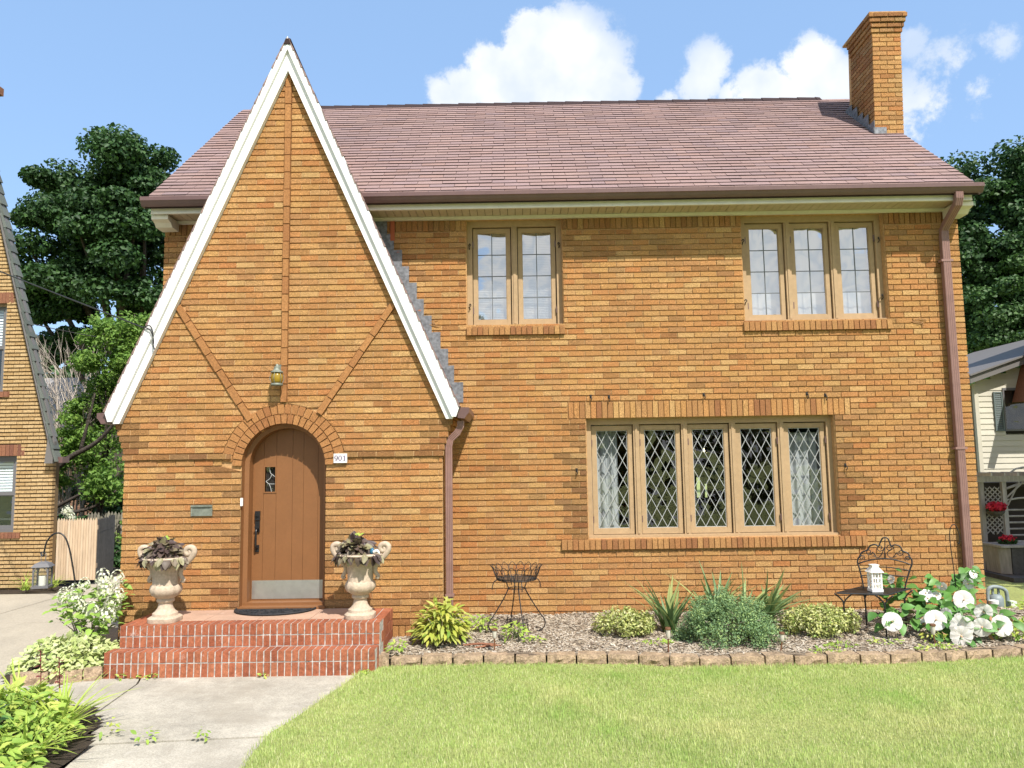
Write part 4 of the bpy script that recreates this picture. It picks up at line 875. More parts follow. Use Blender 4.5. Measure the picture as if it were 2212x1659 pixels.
def row(x0, x1, y0, y1, z0, z1, pitch=.0665, off=0):
    n = round((x1-x0)/pitch); p = (x1-x0)/n
    for i in range(n): rb(x0+i*p, x0+(i+1)*p, y0, y1, z0, z1)
row(PX0, PX1, PYF, PYF+.10, SZ+.002, .312); row(PX0, PX1, PYF, PYF+.205, .316, PZ)
row(SX0, SX1, SYF, SYF+.10, GZ-.015, .100); row(SX0, SX1, SYF, SYF+.18, .104, SZ)
for (x, yf, zz) in ((PX1, PYF, (GZ-.02, .1, .208, .312, PZ)), (SX1, SYF, (GZ-.02, .1, SZ))):     # right flanks in stretchers
    for k, (z0, z1) in enumerate(zip(zz, zz[1:])):
        y = yf+.105 if z1 != PZ else yf+.21
        y0 = (yf+.105 if k % 2 == 0 else yf+.205) if x == PX1 else yf+.105
        while y0 < (G-.02 if x == PX1 else yf+.17):
            y1 = min(y0+.2, G-.004 if x == PX1 else yf+.19); mb = MB(); mb.box(x-.09, x+J(.002), y0+.004, y1-.004, z0+.004, z1-.002); obj('brick', mb, 'red_brick', steps); y0 += .204
for x0, x1 in ((PX0, PX0+.2), (PX1-.2, PX1-.095)):
    y = PYF+.21
    while y < G-.03: mb = MB(); mb.box(x0+.004, x1-.004, y+.004, min(y+.1, G-.004)-.004, .33, PZ-.001+J(.0015)); obj('brick', mb, 'red_brick', steps); y += .1
tx = np.linspace(PX0+.21, PX1-.21, 5)
for i in range(4):
    for y0, y1 in ((PYF+.21, -1.14), (-1.135, G-.004)): mb = MB(); mb.box(tx[i]+.003, tx[i+1]-.003, y0+.003, y1, .38, PZ+.001+J(.0008)); obj('tile', mb, 'porch_tile', steps)
# doormat
mb = MB(); cxm, cym = -2.59, -.905
out = [(cxm+.42*math.cos(math.pi+math.pi*i/28), cym+.345*math.sin(math.pi+math.pi*i/28)) for i in range(29)]
mb.slab(out, PZ+.003, PZ+.014)
mat_o = thing('doormat', 'black half round rubber doormat with scroll pattern at the door', 'doormat', (cxm, cym, PZ)); obj('pad', mb, 'rubber', mat_o)
mb = MB(); mb.tube([(x, y, PZ+.016) for x, y in out], .010, 6); obj('rim', mb, 'rubber', mat_o)
for i in range(34):
    a = math.pi*random.uniform(1.06, 1.94); q = math.sqrt(random.uniform(.03, .78)); x, y = cxm+.42*q*math.cos(a), cym+.345*q*math.sin(a); mb = MB(); t0 = random.uniform(0, 6.3); k = random.choice((-1, 1))
    mb.tube([(x+.004*(1+s*1.1)*math.cos(t0+k*s), y+.004*(1+s*1.1)*math.sin(t0+k*s), PZ+.017) for s in np.linspace(0, 7, 16)], .0035, 5, cap=False); obj('scroll', mb, 'rubber', mat_o)

# ================================================================== urns
def leafmesh(name, m, L_=1., W_=.5, fold=.12, droop=.25, seg=4, tipw=.0, wave=0.):
    mb = MB(); P = []
    for i in range(seg+1):
        t = i/seg; w_ = W_/2*(math.sin(math.pi*min(1, t**.75))**.8 if tipw == 0 else (1-t)**.7*(.75+.25*min(1, t*8)))+(.006 if i in (0,) else 0); z = -droop*t*t*L_; y = L_*t
        P += [(-w_, y, z+fold*w_*2*.5+wave*math.sin(t*9)), (0, y, z), (w_, y, z+fold*w_*2*.5-wave*math.sin(t*9+1))]
    mb.mesh_(P, [f for i in range(seg) for f in ((i*3, i*3+1, i*3+4, i*3+3), (i*3+1, i*3+2, i*3+5, i*3+4))]); return mb.mesh(name, m, True)
def merge(name, me_list, mats_, Ms, parent, smooth=False, **props):
    """join many copies of small meshes into one object"""
    V = []; Fl = []; r_ = []; base = 0; cache = []
    for me in me_list:
        co = np.empty(len(me.vertices)*3, np.float32); me.vertices.foreach_get('co', co); cache.append((co.reshape(-1, 3), [tuple(p.vertices) for p in me.polygons]))
    for k, M in enumerate(Ms):
        co, fs = cache[k % len(cache)]; A = np.array(M); V.append(co@A[:3, :3].T+A[:3, 3]); Fl += [tuple(base+i for i in f) for f in fs]; r_ += [random.uniform(.001, .999)]*len(fs); base += len(co)
    me = bpy.data.meshes.new(name); me.from_pydata(np.concatenate(V).tolist(), [], Fl); fin(me, r_, None, None, mats_, smooth)
    return obj(name, me, None, parent, **props)
def leaves(par, meshes, m, Ms, name='leaf', limit=120, stuff='foliage'):
    Ms = sorted(Ms, key=lambda M: (M.to_translation()-CAM).length-M.to_scale()[1]*2)
    for k, M in enumerate(Ms[:limit]): inst(name, meshes[k % len(meshes)], M, par)
    if len(Ms) > limit: merge(stuff, meshes, m, Ms[limit:], par, kind='stuff')
col_leaf = [leafmesh('coleus_leaf', 'coleus', .085, .062, .3, .35, 4, wave=.004), leafmesh('coleus_leaf', 'coleus', .085, .05, .45, .1, 4, wave=.005)]
def urn(x, y, lab, plab, rz):
    u = thing('garden_urn', lab, 'urn', (x, y, PZ), 'cast stone urns on the porch steps'); z = PZ
    mb = MB(); mb.lathe([(.142, 0), (.145, .01), (.145, .042), (.132, .052), (.122, .060), (.118, .085), (.095, .102), (.075, .13), (.066, .165), (.064, .185)], (x, y, z), 32, sq=3); obj('foot', mb, 'cast_stone', u, smooth=35)
    mb = MB(); mb.lathe([(.064, .183), (.082, .195), (.085, .215), (.078, .225), (.10, .24), (.135, .262), (.153, .295), (.155, .32), (.145, .35), (.132, .362)], (x, y, z), 48, flute=(4, 9, 12, .075)); obj('gadroon', mb, 'cast_stone', u, smooth=50)
    mb = MB(); mb.lathe([(.130, .361), (.127, .37), (.128, .44), (.136, .50), (.155, .55), (.185, .585), (.215, .605), (.222, .612), (.222, .624), (.205, .626), (.18, .60), (.12, .57), (.01, .565)], (x, y, z), 48, flute=(3, 6, 8, .035)); obj('bowl', mb, 'cast_stone', u, smooth=40)
    mb = MB(); mb.lathe([(.205, .0), (.228, .006), (.232, .014), (.225, .022), (.2, .024)], (x, y, z+.606), 40); obj('rim', mb, 'cast_stone', u, smooth=40)
    for s in (-1, 1):
        d = Vector((math.cos(rz)*s, math.sin(rz)*s, 0)); P = lambda q, h: (x+d.x*q, y+d.y*q, z+h); mb = MB()
        mb.tube(bez([P(.155, .395), P(.178, .385), P(.185, .405), P(.168, .425), P(.150, .46), P(.158, .51), P(.20, .56), P(.255, .615), P(.285, .665), P(.283, .705), P(.25, .722), P(.215, .71), P(.203, .68), P(.22, .655), P(.245, .66), P(.248, .685), P(.235, .69)], 5),
                [.012+.017*min(1, i/30)*(1 if i < 62 else max(.45, 1-(i-62)/26)) for i in range(81)], 10); 
        for t in range(5): mb.tube([P(.185+.018*t, .53+.022*t), P(.20+.018*t, .50+.028*t)], [.017, .006], 6)
        obj('handle', mb, 'cast_stone', u, smooth=60)
    p = thing('coleus_plant', plab, 'plant', (x, y, z+.57), 'dark plants in the porch urns')
    mb = MB(); mb.lathe([(.18, 0), (.17, .02), (.01, .03)], (x, y, z+.60), 16); obj('potting_soil', mb, 'soil', p)
    Ms = []
    for i in range(210):
        a = random.uniform(0, 6.283); q = math.sqrt(random.random()); h = .12*(1-q*q)+.03*random.random()-.02*(q > .8); px, py = x-.04+.165*q*math.cos(a), y+.165*q*math.sin(a)
        d = Vector((math.cos(a)*(q+.15), math.sin(a)*(q+.15), .25-.9*q*q))+rdir()*.5; Ms.append(frame((px, py, z+.62+h), d, Vector((math.cos(a)*q, math.sin(a)*q-.25, 1))+rdir()*.5, random.uniform(.75, 1.35)))
    for i in range(34): a = random.uniform(2.6, 5.9); Ms.append(frame((x+.22*math.cos(a), y+.215*math.sin(a), z+.64-random.random()*.03), Vector((math.cos(a)*.5, math.sin(a)*.5, -.8))+rdir()*.35, Vector((math.cos(a), math.sin(a), .5)), random.uniform(.9, 1.4)))
    leaves(p, col_leaf, 'coleus', Ms, limit=110)
    sh = leafmesh('sprout_leaf', 'fresh_green', .05, .03, .2, .2, 3); [inst('sprout', sh, frame((x-.02+J(.015), y+J(.02), z+.80+J(.012)), rdir(.1, 1), (0, -.5, 1), random.uniform(.8, 1.2)), p) for _ in range(7)]
    return u
urn(-3.53, -1.43, 'pale stained stone urn with scroll handles near the hydrangea', 'dark purple coleus drooping from the urn near the hydrangea', -.12)
urn(-1.60, -1.37, 'pale stained stone urn with scroll handles under the house number', 'dark purple coleus in the urn under the house number', -.10)
orn = thing('garden_ornament', 'small blue and white ornament tucked into an urn', 'ornament', (-1.47, -1.46, 1.0))
mb = MB(); mb.lathe([(.005, 0), (.022, .012), (.028, .03), (.02, .055), (.004, .068)], (-1.465, -1.46, 1.045), 10); obj('body', mb, 'blue_paint', orn, smooth=True)
mb = MB(); mb.tube(bez([(-1.45, -1.475, 1.07), (-1.41, -1.49, 1.085), (-1.385, -1.49, 1.05)], 4), [.016]*5+[.012]*2+[.008, .004], 8); obj('wing', mb, 'white_paint', orn, smooth=True)
mb = MB(); mb.tube([(-1.465, -1.46, .98), (-1.465, -1.46, 1.05)], .004, 6); obj('stake', mb, 'iron', orn)

# ================================================================== wall lantern, number plaque
wl = thing('wall_lantern', 'small wall lantern with amber glass above the arched door', 'wall lamp', (-2.60, G-.09, 2.8)); lx, ly, lz = -2.60, G-.105, 2.805
mb = MB(); mb.lathe([(.062, 0), (.066, .008), (.062, .02), (.05, .026)], (lx, ly, lz), 20); obj('base', mb, 'verdigris', wl, smooth=40)
mb = MB(); mb.lathe([(.048, .024), (.06, .05), (.064, .085), (.06, .115), (.048, .14)], (lx, ly, lz), 20); obj('glass_globe', mb, 'amber_glass', wl, smooth=True)
mb = MB(); mb.lathe([(.05, .138), (.068, .142), (.066, .152), (.045, .165), (.034, .185), (.034, .20), (.018, .212), (.012, .235)], (lx, ly, lz), 20); obj('cap', mb, 'verdigris', wl, smooth=40)
for i in range(6): a = i*1.047+.4; mb = MB(); mb.tube(bez([(lx+.055*math.cos(a), ly+.055*math.sin(a), lz+.02), (lx+.075*math.cos(a), ly+.075*math.sin(a), lz+.08), (lx+.056*math.cos(a), ly+.056*math.sin(a), lz+.145)], 4), .003, 5); obj('guard_wire', mb, 'verdigris', wl)
mb = MB(); mb.box(lx-.02, lx+.02, G-.022, G-.018, lz+.12, lz+.24); mb.tube([(lx, G-.02, lz+.2), (lx, ly, lz+.2)], .01, 6); obj('bracket', mb, 'verdigris', wl)
hn = thing('house_number', 'white house number plaque reading 901 beside the door arch', 'plaque', (-1.92, G-.02, 1.96))
mb = MB(); mb.box(-1.992, -1.848, G-.036, G-.014, 1.962, 2.062); obj('plate', mb, 'plaque', hn)
def glyph(c, x, z, h):
    mb = MB(); y = G-.0375; w_ = h*.25
    def stroke(P, ws):
        V = [Vector((p[0], 0, p[1])) for p in P]; q = []
        for i, v in enumerate(V):
            t = (V[min(i+1, len(V)-1)]-V[max(i-1, 0)]).normalized(); n_ = Vector((-t.z, 0, t.x))*(ws[i]/2); q.append((v+n_, v-n_))
        for (a, b), (c_, d) in zip(q, q[1:]): mb.face([(p.x, y, p.z) for p in (b, d, c_, a)])
    E_ = lambda cx_, cz_, rx, rz, a0, a1, n_=22: [(cx_+rx*math.cos(a), cz_+rz*math.sin(a)) for a in np.linspace(a0, a1, n_)]
    if c == '0': e = E_(x, z+h/2, w_, h/2, 0, 6.2832, 30); stroke(e, [.004+.007*abs(math.cos(a)) for a in np.linspace(0, 6.2832, 30)])
    if c == '9':
        e = E_(x, z+h*.66, w_, h*.34, 0, 6.2832, 28); stroke(e, [.004+.007*abs(math.cos(a)) for a in np.linspace(0, 6.2832, 28)])
        stroke([(x+w_, z+h*.66), (x+w_*.96, z+h*.40), (x+w_*.6, z+h*.13), (x, z), (x-w_*.7, z+h*.05)], [.011, .010, .008, .006, .008])
    if c == '1': stroke([(x, z), (x, z+h)], [.011, .011]); stroke([(x-.012, z+.002), (x+.012, z+.002)], [.004, .004]); stroke([(x-.014, z+h*.82), (x, z+h*.98)], [.004, .006])
    obj('numeral', mb, 'ink', hn)
for c, x in zip('901', (-1.965, -1.922, -1.876)): glyph(c, x, 1.985, .055)

# ================================================================== wire plant stand
ps = thing('plant_stand', 'black wire plant stand with empty looped basket on the mulch', 'plant stand', (-.035, -.76, .13)); sx, sy, sz = -.035, -.76, .125
def ringt(r_, z, rad, par, name='ring'):
    mb = MB(); mb.tube([(sx+r_*math.cos(a), sy+r_*math.sin(a), z) for a in np.linspace(0, 6.2832, 37)], rad, 6, cap=False); obj(name, mb, 'iron', par)
ringt(.213, .685, .005, ps); ringt(.213, .700, .004, ps); ringt(.095, .588, .004, ps); ringt(.13, .24, .004, ps)
for i in range(18):
    a = 2*math.pi*i/18; P = []
    for t in np.linspace(0, 1, 11):
        aa = a+(t-.5)*.52; h = math.sin(math.pi*t)**.6; r_ = .213+.058*h+(.01 if .35 < t < .65 else 0); P.append((sx+r_*math.cos(aa), sy+r_*math.sin(aa), .69+.145*h))
    mb = MB(); mb.tube(P, .0035, 5); obj('loop', mb, 'iron', ps)
for i in range(9): mb = MB(); q = -.2+.05*i; e = math.sqrt(max(0, .213**2-q*q)); mb.tube([(sx-e, sy+q, .69), (sx+e, sy+q, .69)], .003, 5); obj('grid_wire', mb, 'iron', ps)
for i in range(8): q = -.19+.054*i; e = math.sqrt(max(0, .213**2-q*q)); mb = MB(); mb.tube([(sx+q, sy-e, .692), (sx+q, sy+e, .692)], .003, 5); obj('grid_wire', mb, 'iron', ps)
for i in range(4):
    a = i*math.pi/2+.22; c, s = math.cos(a), math.sin(a); mb = MB()
    mb.tube(bez([(sx+c*q, sy+s*q, z) for q, z in ((.20, .685), (.125, .672), (.10, .62), (.095, .58), (.16, .46), (.25, .32), (.305, .24), (.30, .17), (.24, sz+.004), (.215, sz+.012))], 6), .0065, 7); obj('leg', mb, 'iron', ps)
    mb = MB(); mb.tube(bez([(sx+c*q, sy+s*q, z) for q, z in ((.20, .688), (.24, .672), (.263, .63), (.268, .585))], 5), .005, 6); obj('curl', mb, 'iron', ps)
    a += .75; c, s = math.cos(a), math.sin(a); mb = MB(); mb.tube(bez([(sx+c*q, sy+s*q, z) for q, z in ((.13, .285), (.13, .235), (.14, .18), (.175, sz+.005))], 4), .005, 6); obj('short_leg', mb, 'iron', ps)

# ================================================================== metal garden bench and white lantern
be = thing('garden_bench', 'small black wrought iron bench with scrolled back on the mulch', 'bench', (3.74, -.9, .12))
FL, FR, BL_, BRt = Vector((3.378, -.998, 0)), Vector((3.745, -1.122, 0)), Vector((3.741, -.678, 0)), Vector((4.108, -.805, 0)); SZT = .53
ux = (FR-FL).normalized(); uy = (BL_-FL).normalized(); bw = (FR-FL).length
def bp(a, b, z): v = FL+(FR-FL)*a+(BL_-FL)*b; return (v.x, v.y, z)
for a, b in ((0, 0), (1, 0), (0, 1), (1, 1)):
    x, y, _ = bp(a, b, 0); gz_ = bed_z(x, y)-.01; mb = MB()
    mb.tube(bez([(x, y, gz_), (x, y, SZT-.13), bp(a-.07, b, SZT-.06), bp(a-.22, b, SZT-.008)], 5), .0085, 7); mb.tube(bez([(x, y, SZT-.2), (x, y, SZT-.12), bp(a+.07, b, SZT-.06), bp(a+.22, b, SZT-.008)], 5), .0075, 7); obj('leg', mb, 'black_metal', be, smooth=True)
mb = MB(); q = [bp(-.12, -.06, SZT), bp(1.12, -.06, SZT), bp(1.12, 1.06, SZT), bp(-.12, 1.06, SZT)]; mb.tube(q+[q[0]], .009, 7); obj('seat_frame', mb, 'black_metal', be)
for i in range(9): mb = MB(); b = .02+i*.12; mb.hexa([bp(-.11, b, SZT-.003), bp(1.11, b, SZT-.003), bp(1.11, b, SZT+.004), bp(-.11, b, SZT+.004), bp(-.11, b+.085, SZT-.003), bp(1.11, b+.085, SZT-.003), bp(1.11, b+.085, SZT+.004), bp(-.11, b+.085, SZT+.004)]); obj('seat_slat', mb, 'black_metal', be)
def bk(u, h): v = BL_+(BRt-BL_)*u+uy*(.10*h/.5); return (v.x, v.y, SZT+h)      # back plane, u 0..1 between posts
def bar(pts, rad, name): mb = MB(); mb.tube(bez([bk(u, h) for u, h in pts], 6), rad, 6); obj(name, mb, 'black_metal', be, smooth=True)
bar([(-.02, 0), (-.06, .08), (-.14, .2), (-.19, .26), (-.17, .31), (-.1, .335)], .009, 'back_post'); bar([(1.02, 0), (1.06, .08), (1.14, .2), (1.19, .26), (1.17, .31), (1.1, .335)], .009, 'back_post')
bar([(-.17, .25), (.1, .285), (.5, .31), (.9, .285), (1.17, .25)], .0075, 'back_rail'); bar([(-.14, .19), (.1, .205), (.5, .22), (.9, .205), (1.14, .19)], .006, 'back_rail'); bar([(-.1, .12), (.1, .132), (.5, .142), (.9, .132), (1.1, .12)], .006, 'back_rail')
bar([(-.15, .32), (-.08, .37), (.05, .395), (.12, .44), (.25, .455), (.34, .44), (.38, .48), (.43, .52), (.5, .53), (.57, .52), (.62, .48), (.66, .44), (.75, .455), (.88, .44), (.95, .395), (1.08, .37), (1.15, .32)], .0085, 'top_rail')
bar([(.5, .30), (.5, .53)], .006, 'spindle')
def spiral(cu, ch, r_, t0, k, tail): bar([(cu+(r_*(1-s*.7))/bw*math.cos(t0+k*s*8), ch+r_*(1-s*.7)*math.sin(t0+k*s*8)) for s in np.linspace(0, 1, 12)][::-1]+tail, .005, 'scroll')
for m_ in (0, 1):
    f = (lambda u: u) if m_ == 0 else (lambda u: 1-u); k = 1 if m_ == 0 else -1; z0 = 0 if m_ == 0 else math.pi
    spiral(f(.38), .42, .038, z0 if m_ == 0 else 0+math.pi*0, -k, [(f(.44), .37), (f(.35), .32), (f(.2), .335)])
    spiral(f(.10), .375, .034, z0, -k, [(f(.2), .37), (f(.28), .33)])
    spiral(f(-.08), .315, .026, z0, k, [(f(-.02), .29)])
la = thing('white_lantern', 'white house shaped candle lantern standing on the bench', 'lantern', (3.735, -.955, SZT)); lx, ly, lz = 3.735, -.955, SZT+.006; hw = .054; rot = math.atan2(ux.y, ux.x)+.35; TL = 1.16
def rp(u, v, z): c, s = math.cos(rot), math.sin(rot); return (lx+c*u-s*v, ly+s*u+c*v, lz+z*TL)
def rbox(mb, u0, u1, v0, v1, z0, z1): mb.hexa([rp(u0, v0, z0), rp(u1, v0, z0), rp(u1, v0, z1), rp(u0, v0, z1), rp(u0, v1, z0), rp(u1, v1, z0), rp(u1, v1, z1), rp(u0, v1, z1)])
mb = MB(); rbox(mb, -hw-.004, hw+.004, -hw-.004, hw+.004, 0, .022); obj('base', mb, 'white_paint', la)
for u in (-hw, hw-.014):
    for v in (-hw, hw-.014): mb = MB(); rbox(mb, u, u+.014, v, v+.014, .022, .172); obj('post', mb, 'white_paint', la)
for face_ in range(4):
    for k in (1, 2):
        q = -hw+2*hw*k/3; mb = MB(); a_ = (q-.004, q+.004); b_ = (-hw+.002, -hw+.009) if face_ in (0, 2) else None
        s = 1 if face_ < 2 else -1
        if face_ % 2 == 0: rbox(mb, q-.004, q+.004, min(s*-hw+.002*s, s*-hw+.009*s), max(s*-hw+.002*s, s*-hw+.009*s), .022, .172)
        else: rbox(mb, min(s*-hw+.002*s, s*-hw+.009*s), max(s*-hw+.002*s, s*-hw+.009*s), q-.004, q+.004, .022, .172)
        zz = .022+.15*k/3; 
        if face_ % 2 == 0: rbox(mb, -hw+.014, hw-.014, min(s*-hw+.003*s, s*-hw+.008*s), max(s*-hw+.003*s, s*-hw+.008*s), zz-.004, zz+.004)
        else: rbox(mb, min(s*-hw+.003*s, s*-hw+.008*s), max(s*-hw+.003*s, s*-hw+.008*s), -hw+.014, hw-.014, zz-.004, zz+.004)
        obj('glazing_bar', mb, 'white_paint', la)
mb = MB(); e = hw+.016; b4 = [rp(-e, -e, .172), rp(e, -e, .172), rp(e, e, .172), rp(-e, e, .172)]; t = .032; t4 = [rp(-t, -t, .218), rp(t, -t, .218), rp(t, t, .218), rp(-t, t, .218)]; mb.mesh_(b4+t4, [(0, 3, 2, 1), (4, 5, 6, 7)]+[(i, (i+1) % 4, 4+(i+1) % 4, 4+i) for i in range(4)]); rbox(mb, -.034, .034, -.034, .034, .217, .232); rbox(mb, -.04, .04, -.04, .04, .232, .238); obj('roof', mb, 'white_paint', la)
mb = MB(); mb.lathe([(.03, .023), (.03, .09), (.025, .093), (.003, .09)], (lx, ly, lz), 16); obj('candle', mb, 'candle', la, smooth=40)

# ================================================================== hooks, hanging lantern, path lights
sh = thing('shepherd_hook', 'tall black shepherd hook leaning over the driveway beside the hydrangea', 'hook', (-4.55, -1.05, 0))
mb = MB(); mb.tube(bez([(-4.55, -1.05, -.02), (-4.60, -1.06, .45), (-4.68, -1.08, .95), (-4.735, -1.095, 1.18), (-4.80, -1.10, 1.265), (-4.88, -1.10, 1.262), (-4.945, -1.1, 1.19), (-4.965, -1.1, 1.11), (-4.975, -1.1, 1.04), (-4.995, -1.1, 1.05), (-5.005, -1.1, 1.075)], 8), .0085, 8); obj('rod', mb, 'black_metal', sh, smooth=True)
mb = MB(); mb.tube(bez([(-4.548, -1.05, .12), (-4.62, -1.04, .11), (-4.625, -1.04, -.02)], 4), .006, 6); mb.box(-4.645, -4.585, -1.055, -1.02, .10, .125); obj('step_bar', mb, 'black_metal', sh)
hl = thing('hanging_lantern', 'grey metal candle lantern hanging from the tall shepherd hook', 'lantern', (-4.975, -1.1, .72)); lx, ly, lz = -4.975, -1.1, .715; hw = .074
rot = .25; TL = 1.
mb = MB(); rbox(mb, -hw-.006, hw+.006, -hw-.006, hw+.006, 0, .022); obj('base', mb, 'grey_frame', hl)
for u in (-hw, hw-.014):
    for v in (-hw, hw-.014): mb = MB(); rbox(mb, u, u+.014, v, v+.014, .022, .215); obj('post', mb, 'grey_frame', hl)
for k in range(4):
    mb = MB(); P = []
    for t in np.linspace(0, math.pi, 9): q = (hw-.014)*math.cos(t); z = .165+.045*math.sin(t); P.append(rp(q, -hw+.004, z) if k == 0 else rp(q, hw-.004, z) if k == 1 else rp(-hw+.004, q, z) if k == 2 else rp(hw-.004, q, z))
    mb.tube(P, .0045, 5); obj('arch_trim', mb, 'grey_frame', hl)
    mb = MB(); c4 = [(-hw+.012, -hw+.007), (hw-.012, -hw+.007)] if k == 0 else [(-hw+.012, hw-.007), (hw-.012, hw-.007)] if k == 1 else [(-hw+.007, -hw+.012), (-hw+.007, hw-.012)] if k == 2 else [(hw-.007, -hw+.012), (hw-.007, hw-.012)]
    mb.face([rp(*c4[0], .023), rp(*c4[1], .023), rp(*c4[1], .214), rp(*c4[0], .214)]); obj('pane', mb, 'lantern_glass', hl)
mb = MB(); e = hw+.014; b4 = [rp(-e, -e, .215), rp(e, -e, .215), rp(e, e, .215), rp(-e, e, .215)]; e2_ = hw-.012; m4 = [rp(-e2_, -e2_, .25), rp(e2_, -e2_, .25), rp(e2_, e2_, .25), rp(-e2_, e2_, .25)]; t = .026; t4 = [rp(-t, -t, .268), rp(t, -t, .268), rp(t, t, .268), rp(-t, t, .268)]
mb.mesh_(b4+m4+t4, [(0, 3, 2, 1), (8, 9, 10, 11)]+[(i, (i+1) % 4, 4+(i+1) % 4, 4+i) for i in range(4)]+[(4+i, 4+(i+1) % 4, 8+(i+1) % 4, 8+i) for i in range(4)]); obj('lid', mb, 'grey_frame', hl)
mb = MB(); mb.tube([rp(-.02, 0, .265), rp(-.024, 0, .34), rp(0, 0, .375), rp(.024, 0, .34), rp(.02, 0, .265)], .004, 6); obj('bail', mb, 'grey_frame', hl)
mb = MB(); mb.lathe([(.034, .023), (.035, .115), (.03, .12), (.004, .112)], (lx, ly, lz), 18); obj('candle', mb, 'candle', hl, smooth=40)
h2 = thing('garden_hook', 'thin rusty garden hook against the brick beside the downspout', 'hook', (4.80, -.55, .15))
mb = MB(); mb.tube(bez([(4.82, -.55, .12), (4.80, -.55, .6), (4.775, -.55, 1.02), (4.80, -.55, 1.16), (4.85, -.55, 1.17), (4.885, -.55, 1.05), (4.875, -.55, .97), (4.86, -.55, .985)], 7), .0055, 6); obj('rod', mb, 'iron', h2, smooth=True)
def path_light(x, y, z, h, lab, kind, lean=0.):
    t = thing('path_light', lab, 'garden light', (x, y, z), 'solar stake lights along the edging'); r_ = .022 if kind == 'copper' else .026
    mb = MB(); mb.tube([(x, y, z-.02), (x+lean, y, z+h*.62)], .0075, 8); obj('stake', mb, 'copper' if kind != 'dark' else 'black_metal', t)
    mb = MB(); mb.lathe([(r_*.55, h*.55), (r_*.95, h*.66), (r_, h*.9), (r_*.8, h*.92)], (x+lean, y, z), 14); obj('lens', mb, 'lens', t, smooth=40)
    mb = MB(); mb.lathe([(r_*1.28, h*.91), (r_*1.3, h*.95), (r_*1.15, h*1.0), (.004, h*1.005)], (x+lean, y, z), 14); obj('cap', mb, 'black_metal' if kind == 'dark' else 'copper', t, smooth=40)
path_light(-.26, -1.43, .10, .205, 'small copper stake light between the yellow shrub and plant stand', 'copper', .002)
path_light(1.43, -1.55, .085, .235, 'copper stake light standing beside the iris clump and round shrub', 'copper', .004)
path_light(2.49, -1.62, .085, .19, 'copper stake light leaning where the round shrub meets bare mulch', 'copper', .022)
path_light(4.03, -1.53, .09, .225, 'copper stake light in front of the white hibiscus blooms', 'copper', -.02)
path_light(-4.62, -.98, .02, .50, 'black capped stake light standing beneath the hydrangea', 'dark', .03)
# ================================================================== plants
def cloud(name, clumps, size, m, parent, aspect=.6, up=.5, stuff=True, flatz=1., fold=True, center=None, shell=.45):
    """many small leaf faces spread through clumps [(centre, radius, count)]"""
    Ps = []; Ns = []
    for c, r_, n in clumps:
        v = rng.normal(size=(n, 3)); v /= np.linalg.norm(v, axis=1)[:, None]; q = rng.random(n)**shell
        rad = np.array(r_ if isinstance(r_, (tuple, list)) else (r_, r_, r_*flatz)); p = np.array(c)+v*q[:, None]*rad; Ps.append(p)
        nn = v*.8+rng.normal(size=(n, 3))*.55+np.array([0, 0, up]); Ns.append(nn)
    P = np.concatenate(Ps); Nn = np.concatenate(Ns); n = len(P); Nn /= np.linalg.norm(Nn, axis=1)[:, None]
    t = np.cross(Nn, rng.normal(size=(n, 3))); t /= np.linalg.norm(t, axis=1)[:, None]; b = np.cross(Nn, t)
    s = size*rng.uniform(.6, 1.35, n)[:, None]; w_ = s*aspect
    k = -.22 if fold else 0
    V = np.stack([P-t*s*.5, P+b*w_*.5+Nn*s*k*-.5, P+t*s*.5+Nn*s*k, P-b*w_*.5+Nn*s*k*-.5], 1).reshape(-1, 3)
    me = bpy.data.meshes.new(name); me.vertices.add(4*n); me.vertices.foreach_set('co', V.astype(np.float32).ravel()); me.loops.add(6*n)
    i = np.arange(n)[:, None]*4; me.loops.foreach_set('vertex_index', (i+np.array([0, 1, 2, 0, 2, 3])).astype(np.int32).ravel()); me.polygons.add(2*n); me.polygons.foreach_set('loop_start', (np.arange(2*n)*3).astype(np.int32)); me.update(calc_edges=True)
    fin(me, np.repeat(rng.uniform(.001, .999, n), 2), None, None, m, False); o = obj(name, me, None, parent)
    if stuff: o['kind'] = 'stuff'
    return o
def stems(par, base, tips, r0, m='stem', name='stem'):
    mb = MB()
    for t in tips: b = Vector(base)+Vector((J(.03), J(.03), 0)); e = Vector(t); mid = (b+e)/2+Vector((J(.04), J(.04), .04)); mb.tube(bez([b, mid, e], 4), [r0]*4+[r0*.8]*2+[r0*.5]*3, 5)
    obj(name, mb, m, par, smooth=True)
# hydrangea
hy = thing('hydrangea', 'white flowering hydrangea bush at the house corner by the driveway', 'shrub', (-4.5, -1.15, 0))
HX = lambda x, y: (-4.84+(x-390)*.001634, .59-(y-555)*.0016)
fl = [(500, 515), (560, 500), (630, 570), (600, 530), (700, 425), (740, 555), (780, 435), (825, 525), (800, 580), (690, 620), (745, 630), (800, 640), (640, 450), (770, 490), (590, 622), (430, 560), (680, 500)]
def floret_head(name):
    mb = MB()
    for i in range(70):
        d = rdir(-.5, 1); p = Vector((d.x*.05, d.y*.05, d.z*.055+.02*d.z)); u = d.orthogonal().normalized(); v = d.cross(u); s = .011
        mb.face([p-u*s, p-v*s+d*.002, p+u*s, p+v*s+d*.002], random.uniform(.01, .99))
    return mb.mesh(name, 'petal_cream', False)
heads = [floret_head('flower_head') for _ in range(3)]
tips = []
for k, (x, y) in enumerate(fl): X, Z = HX(x, y); Y = -1.18+J(.16); tips.append((X, Y, Z)); inst('flower_head', heads[k % 3], Matrix.Translation((X, Y, Z)) @ Matrix.Diagonal((*[random.uniform(1.05, 1.6)]*3, 1)), hy)
